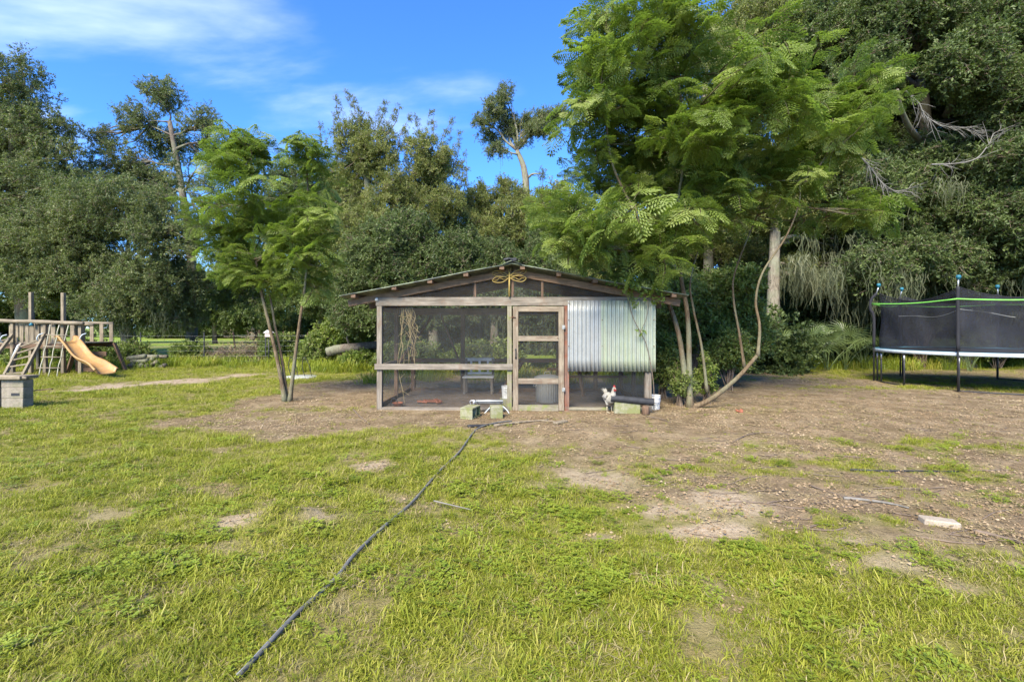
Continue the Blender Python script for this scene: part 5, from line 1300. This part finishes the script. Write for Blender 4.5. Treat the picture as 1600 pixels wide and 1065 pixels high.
for k in range(90):
    px = rs.uniform(860, 1600); py = rs.uniform(665, 850)
    x, y = gp(px, py); dd = masks([[x, y]])[0][0]
    if dd < .5: continue
    a = rs.uniform(-.5, .5)+(PI if rs.random() < .5 else 0); l_ = rs.uniform(.10, .45); e = (x+l_*math.cos(a), y+l_*math.sin(a)*.9)
    m_ = ((x+e[0])/2+rs.uniform(-.04, .04), (y+e[1])/2+rs.uniform(-.04, .04))
    TW.append([Vector((q[0], q[1], gz(*q)+.008)) for q in ((x, y), m_, e)])
mb = MB()
for t3 in TW: mb.tube(curve_pts(t3, 3), rs.uniform(.003, .007), 5, True)
mb.build('twig_litter', M['twig'], kind='stuff')
g_ = gp(1468, 817); mb = MB(); mb.box((0, 0, .015), (.235, .10, .055), (0, .03, 0))
tag(mb.build('paving_brick', M['paver'], None, .008, loc=(g_[0], g_[1], gz(*g_)), rough=.003), 'pale sandy brick lying flat at the edge of the bare soil on the right', 'brick').rotation_euler = (0, .02, rad(-14))
g_ = gp(1155, 644); mb = MB(); mb.box((0, 0, .02), (.13, .06, .035), (.2, .3, .3)); mb.box((.05, .02, .03), (.07, .05, .03), (.3, -.4, 1.2))
tag(mb.build('plastic_scrap', M['orange_plastic'], None, .008, loc=(g_[0], g_[1], gz(*g_))), 'reddish plastic scrap on the soil right of the large multi-stemmed tree', 'scrap')
# climbing vine on the metal panel
vine = thing('climbing_vine', 'thin green climbing vine on the right end of the corrugated metal panel', 'vine', cw(lx(1012), -.13, 0), CR)
mb = MB()
vp = [(.02, 0, .05), (.01, 0, .5), (-.05, .02, lz(560)), (-.12, .02, lz(535)), (-.22, .01, lz(518)), (-.33, .0, lz(500)), (-.40, .02, lz(480)), (-.44, 0, lz(458))]
v2 = [(-.22, .01, lz(518)), (-.12, .02, lz(500)), (-.08, .02, lz(480)), (-.10, .02, lz(455))]
v3 = [(-.44, 0, lz(458)), (-.60, -.02, lz(448)), (-.82, .03, lz(456))]
for q, r in ((vp, .007), (v2, .005), (v3, .004)): mb.tube(curve_pts(q, 5), r, 6, False)
mb.build('stem', M['twig'], vine)
lb = LB(); rs = random.Random(14)
for (cx2, cz2, n, R_) in ((-.45, lz(449), 46, .13), (-.12, lz(455), 60, .16), (-.02, lz(470), 30, .10), (-.60, lz(444), 22, .10), (.05, lz(458), 30, .12), (-.22, lz(516), 8, .05)):
    for k in range(n):
        p = Vector((cx2+rs.gauss(0, R_), rs.uniform(-.16, .02), cz2+rs.gauss(0, R_*.55))); lb.leaf(p, (rv()+Vector((0, -.2, -.3))), rv()+Vector((0, -.6, .8)), rs.uniform(.07, .12), rs.uniform(.035, .055), rs.random())
me = bpy.data.meshes.new('leaves'); me.from_pydata(lb.v, [], lb.f); me.materials.append(M['shrub_bright']); q = me.attributes.new('v', 'FLOAT', 'POINT'); q.data.foreach_set('value', lb.val)
o = bpy.data.objects.new('leaves', me); COL.objects.link(o); o.parent = vine; o['kind'] = 'stuff'
# white concrete lid behind the slim tree, with two bent rods
g_ = gp(470, 590); lid = thing('manhole_slab', 'round pale concrete lid flat on the ground behind the slim fern-leaved tree', 'lid', (g_[0], g_[1], gz(*g_)))
MB().lathe([(.45, -.05), (.45, .05), (.44, .06), (.001, .065)], (0, 0, 0), 32).build('disc', M['lid_conc'], lid)
for x in (-.28, .12):
    MB().tube(curve_pts([(x, 0, .06), (x-.08, 0, .35), (x-.02, 0, .62), (x+.12, 0, .4), (x+.2, 0, .06)], 5), .010, 5).build('rod', M['black_metal'], lid)

# ================================================================ ROOSTER
def rooster(loc, rz):
    root = thing('rooster', 'pale grey-white rooster with a red comb standing by the coop, beside the black pipe', 'rooster', loc, rz)
    # body, neck and head as one lofted skin; x forward
    S = [(-.135, .275, .012, .012), (-.125, .270, .045, .05), (-.085, .255, .075, .080), (-.03, .235, .088, .092), (.03, .228, .086, .092), (.075, .245, .074, .088), (.105, .285, .056, .062), (.118, .325, .042, .044), (.124, .360, .032, .034), (.130, .388, .027, .027), (.142, .408, .027, .026), (.160, .414, .022, .022), (.176, .412, .010, .011)]
    vs = []; fs = []; n = 18
    for i, (x, z, ry, rz_) in enumerate(S):
        a = S[max(i-1, 0)]; b = S[min(i+1, len(S)-1)]; t_ = Vector((b[0]-a[0], 0, b[1]-a[1])).normalized(); u = Vector((-t_.z, 0, t_.x))
        for k in range(n):
            q = 2*PI*k/n; vs.append(Vector((x, 0, z))+Vector((0, 1, 0))*ry*math.cos(q)*(1+random.uniform(-.03, .03))+u*rz_*math.sin(q)*(1+random.uniform(-.03, .03)))
    for i in range(len(S)-1):
        for k in range(n): fs.append((i*n+k, i*n+(k+1) % n, (i+1)*n+(k+1) % n, (i+1)*n+k))
    fs += [tuple(range(n)), tuple(range(len(vs)-1, len(vs)-n-1, -1))]
    mb = MB(); mb.add(vs, fs, True)
    for sg in (-1, 1): mb.tube([(.0, sg*.042, .19), (.005, sg*.043, .14), (.002, sg*.042, .105)], [.038, .026, .012], 10, True)
    mb.build('body', M['feather'], root)
    for sg in (-1, 1):
        v = []; f = []; m_ = 9
        for i in range(m_):
            s_ = i/(m_-1); x = .065-.19*s_; z = .262-.012*s_; w = .058*math.sin(PI*min(1, .25+.75*s_))+.004
            yo = .082-.035*s_*s_
            v += [(x, sg*(yo*.92), z+w*.75), (x-.01, sg*(yo+.016), z), (x-.02, sg*(yo*.96), z-w*.75)]
        for i in range(m_-1):
            a = i*3; f += [(a, a+1, a+4, a+3), (a+1, a+2, a+5, a+4)]
        o = MB().add(v, f, True).build('wing', M['grey_feather'], root); o.modifiers.new('t', 'SOLIDIFY').thickness = .008
    mb = MB()
    for k in range(11):
        a = rad(38+k*8.5); y = random.uniform(-.03, .03); l_ = .12+.035*math.sin(k*.5); b = Vector((-.115, y*.5, .275))
        d = Vector((-math.cos(a), y*2, math.sin(a))); p1 = b+d*l_*.55; p2 = b+d*l_+Vector((-.04, y, -.015)); w = Vector((0, .010, 0)); w2 = Vector((math.sin(a), 0, math.cos(a)))*.013
        mb.add([b-w2*.4, b+w2*.4, p1+w2+w, p1-w2+w, p2+Vector((-.012, 0, -.02)), p1-w], [(0, 1, 2, 3), (3, 2, 4), (0, 3, 5), (1, 5, 2), (5, 3, 4), (2, 5, 4)])
    mb.build('tail', M['feather'], root)
    v = [(.122, .432), (.128, .452), (.134, .440), (.142, .464), (.149, .443), (.158, .462), (.164, .440), (.172, .448), (.176, .424), (.15, .424)]
    n = len(v); mb = MB(); mb.add([(x, y, z) for y in (-.005, .005) for x, z in v], [tuple(range(n-1, -1, -1)), tuple(range(n, 2*n))]+[(i, (i+1) % n, n+(i+1) % n, n+i) for i in range(n)]); mb.build('comb', M['red_comb'], root)
    mb = MB()
    for y in (-.012, .012): mb.tube([(.166, y, .400), (.170, y*1.2, .380), (.167, y*1.1, .362)], [.008, .011, .004], 7)
    mb.lathe([(.001, 0), (.013, .002), (.001, .004)], (.145, 0, .41), 8); mb.build('wattle', M['red_comb'], root)
    MB().tube([(.172, 0, .411), (.187, 0, .408), (.200, 0, .400)], [.010, .007, .001], 7).build('beak', M['leg_scale'], root)
    for sg in (-1, 1):
        MB().tube([(.152, sg*.020, .416), (.152, sg*.026, .416)], [.005, .003], 8).build('eye', M['black_metal'], root)
        mb = MB(); mb.tube([(.002, sg*.042, .12), (-.006, sg*.043, .065), (.002, sg*.044, .012)], [.010, .0075, .0075], 7)
        for a in (-.5, 0, .5): mb.tube([(.002, sg*.044, .012), (.03*math.cos(a)+.004, sg*.044+.03*math.sin(a), .008), (.055*math.cos(a), sg*.044+.055*math.sin(a), .003)], [.006, .005, .002], 6)
        mb.tube([(.002, sg*.044, .012), (-.03, sg*.044, .005)], [.005, .002], 6); mb.build('leg', M['leg_scale'], root)
    return root
r_ = rooster((gp(951, 643)[0], 8.52, .0), rad(-70)); r_.scale = (1.08, 1.08, 1.08)

# ================================================================ TRAMPOLINE
TC = Vector((12.1, 12.5)); TR = 2.2; A0 = math.atan2(11.2-12.5, 10.35-12.1)
tz = gz(TC.x, TC.y)
tramp = thing('trampoline', 'large round trampoline with black safety net and lime green band', 'trampoline', (TC.x, TC.y, tz))
def ring(r, z, a0=0, a1=2*PI, n=72): return [(r*math.cos(a0+(a1-a0)*i/n), r*math.sin(a0+(a1-a0)*i/n), z) for i in range(n+1)]
MB().tube(ring(TR-.03, .86), .024, 8, False).build('frame_ring', M['silver'], tramp)
MB().lathe([(0.001, .872), (TR-.33, .872)], (0, 0, 0), 64).build('jumping_mat', M['black_rubber'], tramp)
MB().lathe([(TR-.34, .895), (TR-.05, .915), (TR+.015, .905)], (0, 0, 0), 72).build('pad', M['pad_teal'], tramp)
MB().lathe([(TR+.017, .905), (TR+.028, .89), (TR+.026, .83), (TR+.012, .825)], (0, 0, 0), 72).build('pad_skirt', M['pad_white'], tramp)
def leg(a, w=.0):
    x, y = (TR-.02)*math.cos(a), (TR-.02)*math.sin(a); p = MB(); p.tube([(x, y, -.02), (x, y, .84)], .021, 8); o = p.build('leg', M['black_metal'], tramp)
    q = MB(); q.tube([(x, y, .64), (x, y, .78)], .0225, 8); q.build('leg_sleeve', M['silver'], o); return o
LA = [A0+k*PI/3 for k in range(6)]+[A0-PI/6, A0-PI/6*1.75, A0+PI/6]
for a in LA: leg(a)
for a, b_ in ((A0-PI/6, A0-PI/3), (A0, A0+PI/6), (LA[3], LA[3]-PI/6)):
    MB().tube(ring(TR-.02, .02, a, b_, 10), .018, 6, False).build('foot_bar', M['black_metal'], tramp)
for k in range(6):
    a = A0+k*PI/3; c, s_ = math.cos(a), math.sin(a); r = TR+.06
    def R3(rr, z): return (rr*c, rr*s_, z)
    if k == 5: pts = [R3(r, .0), R3(r, 1.75), R3(r+.08, 2.0), R3(r+.06, 2.25), R3(r-.06, 2.42)]
    else: pts = [R3(r, .0), R3(r, 1.6), R3(r+.02, 2.1), R3(r, 2.42)]
    top = Vector(pts[-1]); o = MB().tube(pts[:2], .019, 8).build('pole', M['black_metal'], tramp)
    MB().tube(curve_pts([R3(r, .95)]+pts[1:], 5), .036, 10).build('foam_sleeve', M['foam'], o)
    e = top+Vector((-.05*c, -.05*s_, .20)); MB().tube([top, e], .016, 7).build('pole_tip', M['silver'], o)
    mb = MB(); mb.lathe([(.001, -.04), (.03, -.035), (.034, 0), (.05, .01), (.05, .045), (.035, .075), (.001, .08)], e, 12); mb.build('pole_cap', M['teal'], o)
# lime band from pole to pole
bp = []
for k in range(7):
    a = A0+k*PI/3; bp.append(Vector(((TR+.12)*math.cos(a), (TR+.12)*math.sin(a), 2.14)))
mb = MB()
for a, b_ in zip(bp[:-1], bp[1:]):
    mb.tube([a.lerp(b_, i/10)+Vector((0, 0, -.05*math.sin(PI*i/10))) for i in range(11)], .016, 6)
mb.build('green_band', M['green_band'], tramp)
# netting: sagging folds between poles
nu, nv = 144, 16; v = []; f = []; NRG = random.Random(5)
for i in range(nu):
    a = A0+2*PI*i/nu; ph = (i % (nu//6))/(nu/6); sag = math.sin(PI*ph)
    for j in range(nv):
        s_ = j/(nv-1); z = .89+(2.42-.26*sag**.8-.89)*s_
        r = (TR+.06)*math.cos(PI/6)/math.cos(PI*ph/3-PI/6)-.13-.04*sag*math.sin(PI*s_)+.022*math.sin(i*.9+4*s_)*math.sin(PI*s_)+.035*math.sin(i*.33+6*s_)*math.sin(PI*s_)
        v.append((r*math.cos(a), r*math.sin(a), z))
for i in range(nu):
    for j in range(nv-1): a = i*nv+j; b_ = ((i+1) % nu)*nv+j; f.append((a, b_, b_+1, a+1))
net = MB().add(v, f, True).build('safety_net', M['net'], tramp)
MB().tube([v[i*nv+nv-1] for i in range(nu)]+[v[nv-1]], .010, 5, False).build('net_edge', M['foam'], net)
mb = MB()
mb.tube([Vector(v[((nu*5//6+6+i) % nu)*nv+10])*1.0+Vector((0, 0, .04*math.sin(i*.35))) for i in range(30)], .006, 4, False); mb.build('net_cord', M['galv_dark'], net)

# ================================================================ PLAY SET
ps = thing('play_set', 'weathered timber play tower with slatted wall, ladders and a wavy orange slide', 'play set', (-14.8, 15.2, 0))
PO = Vector((-14.8, 15.2, 0))
def pw(px, py, Y): return at(px, py, Y)-PO
def pb(name, a, b, w, h, ax='x', mats=OLDW, bevel=.006, up=(0, 0, 1)): return MB().beam(a, b, w, h, up).build(name, mats[ax], ps, bevel, rough=.003)
Yf, Yk = 15.4, 16.9
XL, XR = -16.9, -13.95
# deck
for k in range(9):
    y = Yf+.08+k*(Yk-Yf-.16)/8; pb('deck_board', Vector((XL, y, .985))-PO, Vector((XR, y, .985))-PO, .165, .035)
for y in (Yf-.02, Yk+.02): pb('deck_beam', Vector((XL, y, .90))-PO, Vector((XR+.05, y, .90))-PO, .045, .14, mats=BROWNW)
# posts
for (px, Y, zt) in ((48.5, Yf+.08, 2.62), (99, Yf+.08, 2.60), (20, Yf, 1.66), (71, Yf, 1.64), (126, Yf+.05, 1.62), (120, Yk, 1.66), (60, Yk, 1.66), (-10, Yk, 1.66)):
    X = (px-CX)/FP*Y; pb('post', Vector((X, Y, -.05))-PO, Vector((X, Y, zt))-PO, .095, .095, 'z', OLDW, up=(0, 1, 0))
# top rails (log-like)
a, b_ = pw(-40, 499, Yf-.02), pw(92, 504, Yf+.05)
for (a, b_, r) in ((pw(-40, 499.5, Yf-.06), pw(130, 505, Yf-.06), .062), (pw(60, 503, Yf+.1), pw(146, 507.5, Yf+.2), .045), (Vector((XL, Yk, 1.66))-PO, Vector((XR, Yk, 1.64))-PO, .05)):
    MB().tube([a.lerp(b_, i/8)+Vector((0, 0, random.uniform(-.008, .008))) for i in range(9)], [r*random.uniform(.9, 1.08) for _ in range(9)], 9, True, .06).build('top_rail', OLDW['x'], ps)
# slatted walls
for k in range(9):
    px = 24+k*7.6; X = (px-CX)/FP*(Yk-.1); z0 = 1.0; pb('slat', Vector((X, Yf+.03, z0))-PO+Vector((1.27, 0, 0)), Vector((X, Yf+.03, 1.60+random.uniform(-.02, .02)))-PO+Vector((1.27, 0, 0)), .125, .025, 'z', OLDW, up=(0, 1, 0)).location = (0, 0, 0)
for k in range(9):
    X = XL+.2+k*.34; pb('slat', Vector((X, Yk-.03, 1.0))-PO, Vector((X, Yk-.03, 1.62))-PO, .13, .025, 'z', OLDW, up=(0, 1, 0))
for k in range(4):
    X = -14.10-.12*k; Y = Yf+.25+k*.22; pb('slat', Vector((X, Y, 1.0))-PO, Vector((X, Y, 1.60))-PO, .025, .13, 'z', OLDW, up=(0, 1, 0))
# underside braces
for (a, b_) in ((( -14.35, Yf+.2, 0), (-13.95, Yf+.1, .95)), ((-13.2, Yf+.2, .0), (-13.95, Yf+.1, .95)), ((-13.5, Yk, 0), (-13.9, Yk, .95)), ((-14.9, Yk-.1, 0), (-14.9, Yk-.1, .95))):
    pb('brace', Vector(a)-PO, Vector(b_)-PO, .12, .06, 'z', BROWNW)
for k in range(4): pb('skirt_board', Vector((-14.30, Yf+.45, .12+k*.17))-PO, Vector((-13.45+k*.12-.2, Yf+.45, .12+k*.17))-PO, .03, .15, 'x', BROWNW)
# ladders
def ladder(label, tops, feet, nr, rail=.07):
    (t1, t2), (f1, f2) = tops, feet; l_ = empty('ladder'); l_.parent = ps; l_['label'] = label
    for a, b_ in ((f1, t1), (f2, t2)): MB().beam(a, b_, rail, .09, (0, 1, 0)).build('side_rail', OLDW['z'], l_, .005, rough=.003)
    for k in range(nr):
        s_ = (k+.6)/(nr+.2); MB().beam(f1.lerp(t1, s_), f2.lerp(t2, s_), .05, .045).build('rung', OLDW['x'], l_, .004)
ladder('timber ladder leaning on the deck, the nearer right-hand one', (pw(34, 536, 15.1), pw(70, 521, 15.25)), (pw(5, 590, 14.5), pw(34, 590, 14.5)), 5)
ladder('steep timber steps at the left edge of the play tower', (pw(-16, 530, 15.3), pw(20, 522, 15.3)), (pw(-62, 590, 14.6), pw(-32, 590, 14.6)), 5)
for (px, py) in ((66, 527), (9, 529), (133, 527)):
    c = pw(px, py, 15.15 if px < 100 else 15.45); pts = [c+Vector((-.07, 0, -.13)), c+Vector((-.09, -.08, -.05)), c+Vector((-.02, -.09, .08)), c+Vector((.06, -.02, .13))]
    MB().tube(curve_pts(pts, 4), .016, 8).build('grab_handle', M['pad_white'], ps)
MB().tube([pw(7, 585, 14.6), pw(28, 540, 15.0), pw(31, 538, 15.05)], .028, 7).build('hand_rail', M['pad_white'], ps)
# rope ladder net
rope = empty('rope_net'); rope.parent = ps
def rp(t_, s_): return pw(79, 507, 15.2).lerp(pw(106, 508, 15.25), t_).lerp(pw(60, 590, 14.5).lerp(pw(88, 590, 14.5), t_), s_)
for t_ in (0, .5, 1): MB().tube([rp(t_, i/8)+Vector((random.uniform(-.02, .02), 0, -.03*math.sin(PI*i/8))) for i in range(9)], .015, 6).build('rope', M['rope'], rope)
for s_ in (.20, .42, .62, .82): MB().tube([rp(-.12, s_), rp(1.12, s_)], .018, 7).build('rung', OLDW['x'], rope)
pb('ground_rail', pw(50, 591, 14.5), pw(90, 591, 14.5), .06, .05)
# the wavy slide
c0 = Vector(((101-CX)/FP*15.35, 15.35, 1.02)); c1 = Vector((gp(168, 592)[0]-.12, 14.1, .10)); L0 = c1-c0; hd = Vector((L0.x, L0.y, 0)); ln = hd.length; hd.normalize(); sd = Vector((-hd.y, hd.x, 0))
n = 26; v = []; f = []; prof = [(-.25, .12), (-.235, .145), (-.212, .13), (-.195, .03), (-.13, .0), (0, -.008), (.13, .0), (.195, .03), (.212, .13), (.235, .145), (.25, .12)]
for i in range(n+1):
    s_ = i/n; z = c0.z*(1-s_)**1.0+.09*s_+.10*math.sin(s_*PI*2*1.35+.5)*(1-.55*s_)
    if s_ > .9: z += (s_-.9)*.25
    if s_ < .06: z = c0.z-.0+.02
    z = max(z, .07)
    wob = .07*math.sin(s_*9)
    for k, (a, h) in enumerate(prof):
        hh = h*(1.25 if s_ < .12 else 1.0); w = 1.0+(.18*max(0, (s_-.85)/.15))
        q = c0+hd*ln*s_+sd*a*w+Vector((0, 0, z-c0.z+hh)) ; v.append(q-PO)
m_ = len(prof)
for i in range(n):
    for k in range(m_-1): a = i*m_+k; f.append((a, a+1, a+m_+1, a+m_))
o = MB().add(v, f, True).build('slide', M['slide'], ps); mo = o.modifiers.new('t', 'SOLIDIFY'); mo.thickness = .02; mo.offset = -1
MB().lathe([(.001, 0), (.05, .01), (.06, .05), (.02, .1)], (0, 0, 0), 10).build('blue_seat_hook', M['teal'], ps, loc=pw(49, 509, 15.3))

# ================================================================ CINDER BLOCK STAND, LEFT EDGE
bx0 = Vector((gp(20, 641)[0]-.20, 8.80, 0))
for (dx, dy, dz, rz, lb_, sz) in ((.08, .12, 0, 0, 'bottom grey cinder block at the right corner of the stand', (.40, .20, .20)), (.08, .12, .20, 0, 'second grey cinder block up at the right corner of the stand', (.40, .20, .20)), (.08, .12, .40, 0, 'top grey cinder block at the right corner of the stand', (.40, .20, .145)),
                            (-.34, .10, 0, 0, 'bottom cinder block of the left column, at the picture edge', (.38, .20, .20)), (-.34, .10, .20, 0, 'middle cinder block of the left column, at the picture edge', (.38, .20, .20)), (-.34, .10, .40, 0, 'top cinder block of the left column, at the picture edge', (.38, .20, .145))):
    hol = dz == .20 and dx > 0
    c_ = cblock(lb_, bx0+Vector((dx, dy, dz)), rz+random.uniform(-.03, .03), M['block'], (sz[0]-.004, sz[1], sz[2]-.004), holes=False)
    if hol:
        MB().box((.06, -.1005, .075), (.15, .006, .05)).build('cavity_shade_plate', M['black_rubber'], c_)  # black plate on the solid face, painting the shade inside a hollow
mb = MB(); mb.tube([(-.9, 0, 0), (-.3, 0, .004), (.25, 0, 0), (.42, 0, -.01)], [.045, .05, .05, .02], 10, True, .03); mb.box((-.3, .12, 0), (1.3, .36, .06))
tag(mb.build('board', OLDW['x'], None, .008, loc=bx0+Vector((-.05, 0, .583))), 'thick weathered board laid across the cinder block stand', 'board')
tag(MB().beam((0, 0, 0), (.34, .05, .03), .05, .02).build('wood_offcut', BROWNW['x'], None, .003, loc=bx0+Vector((.24, .22, .315))), 'thin dark offcut poking out beside the cinder block stand', 'offcut')

# ================================================================ BACKGROUND THINGS ON THE LEFT
rs = random.Random(61)
gl = gp(233, 575)
for k in range(16):
    row = 0 if k < 7 else (1 if k < 12 else 2); i = k if row == 0 else (k-7 if row == 1 else k-12)
    x = gl[0]-.62+i*.20+row*.10+rs.uniform(-.05, .05); z = .09+row*.15; l_ = rs.uniform(.5, .9); r = rs.uniform(.07, .11); a = rs.uniform(-.5, .5)-.6
    mb = MB(); mb.tube([(-l_/2, 0, 0), (0, 0, rs.uniform(-.02, .02)), (l_/2, 0, rs.uniform(-.05, .08))], [r, r*.95, r*.85], 9, True, .07)
    o = mb.build('log', M['bark_pale'] if k % 3 else M['bark'], None, loc=(x, 17.6+rs.uniform(-.15, .25)+row*.1, z)); o.rotation_euler = (0, rs.uniform(-.12, .12), a)
    ordn = ('leftmost', 'second from the left', 'third from the left', 'fourth from the left', 'fifth from the left', 'sixth from the left', 'rightmost')
    tag(o, 'log %s row of the heap by the slide, %s' % (('in the bottom', 'in the middle', 'in the top')[row], 'rightmost' if i == (6, 4, 3)[row] else ordn[i]), 'log', 'logs heaped beyond the lawn, right of the slide')
for (px, lb_) in ((352, 'brown heap of dead brush, the left one beyond the track'), (388, 'taller brown heap of dead brush, the right one beyond the track')):
    g_ = ((px-CX)/FP*20.5, 20.5); rt = thing('brush_pile', lb_, 'brush pile', (g_[0], g_[1], 0)); mb = MB(); hh = .75 if px == 352 else 1.05
    for k in range(170):
        p = Vector((rs.gauss(0, .36), rs.gauss(0, .3), abs(rs.gauss(0, hh*.35)))); d = Vector((rs.uniform(-1, 1), rs.uniform(-1, 1), rs.uniform(.0, .9))).normalized()*rs.uniform(.2, .6)
        mb.tube([p, p+d*.5+Vector((0, 0, rs.uniform(-.05, .05))), p+d], [.016, .010, .004], 4, False)
    mb.build('branches', M['twig'], rt, kind='stuff')
    n_ = 160; P = np.abs(RNG.normal(size=(n_, 3)))*[1, 1, hh*.45]; P[:, 0] = RNG.normal(0, .36, n_); P[:, 1] = RNG.normal(0, .3, n_)
    scatter('dead_leaves', 'leaf_litter_bits', P, RNG.uniform(-1.5, 1.5, (n_, 3)), RNG.uniform(1.2, 2.2, n_), None, rt)
fence = thing('wire_fence', 'low wire fence on thin dark metal posts along the back of the lawn', 'fence', (-12, 19.4, 0))
fx = [-20.5, -17.2, -14.9, -12.35, -9.88, -7.6, -5.2]
for k, x in enumerate(fx): MB().box((x+12, 0, .62), (.035, .035, 1.34)).build('post', M['black_metal'], fence, label='wire fence post')if False else MB().box((x+12, 0, .62), (.035, .035, 1.34)).build('post', M['black_metal'], fence)
for k in range(6): MB().tube([(x+12, -.02, .15+k*.2+(.02*math.sin(x*3+k))) for x in np.linspace(fx[0], fx[-1], 20)], .0022, 4, False).build('wire', M['galv_dark'], fence)
fx2 = [-14.0, -11.4, -9.0, -13.2]
fd = thing('wood_posts_fence', 'far old fence of dark wooden posts at the edge of the bright field', 'fence', (-15, 33, 0))
for k in range(9): MB().tube([(k*1.7-4, rs.uniform(-.2, .2), -.05), (k*1.7-4+rs.uniform(-.05, .05), 0, rs.uniform(1.1, 1.4))], [.06, .05], 7).build('post', BROWNW['z'], fd)
for z in (.5, .95): MB().tube([(-4+13.6*i/16, 0, z) for i in range(17)], .008, 4, False).build('wire', M['galv_dark'], fd)
# fallen trunk left of the coop
g_ = at(552, 545, 17.6); mb = MB(); p = curve_pts([(-.95, 0, -.12), (-.5, .05, .0), (0, 0, .05), (.6, .05, .12), (1.6, .2, .18)], 5); mb.tube(p, [.19-.05*i/(len(p)-1) for i in range(len(p))], 11, True, .09)
mb.tube([(-.1, 0, .1), (-.2, -.1, .4), (-.15, -.1, .6)], [.06, .04, .015], 6)
tag(mb.build('log', M['bark'], None, loc=g_), 'thick grey fallen trunk lying in the green shrubs left of the coop', 'log')
bh = thing('bird_feeder', 'small pinkish-white feeder on a thin post behind the slim fern-leaved tree', 'bird feeder', (at(420, 560, 19)[0], 19, 0))
MB().tube([(0, 0, -.05), (0, 0, 1.1)], .022, 6).build('post', M['black_metal'], bh); mb = MB(); mb.box((0, 0, 1.2), (.22, .2, .16)); mb.build('box', simple('faded_pink_white', (.62, .50, .46), (.5, .4, .36)), bh, .005)
mb = MB(); mb.add([(-.16, -.14, 1.28), (.16, -.14, 1.28), (.16, .14, 1.28), (-.16, .14, 1.28), (0, -.14, 1.40), (0, .14, 1.40)], [(0, 4, 5, 3), (4, 1, 2, 5), (0, 1, 4), (3, 5, 2), (0, 3, 2, 1)]); mb.build('roof', M['white_metal'], bh)
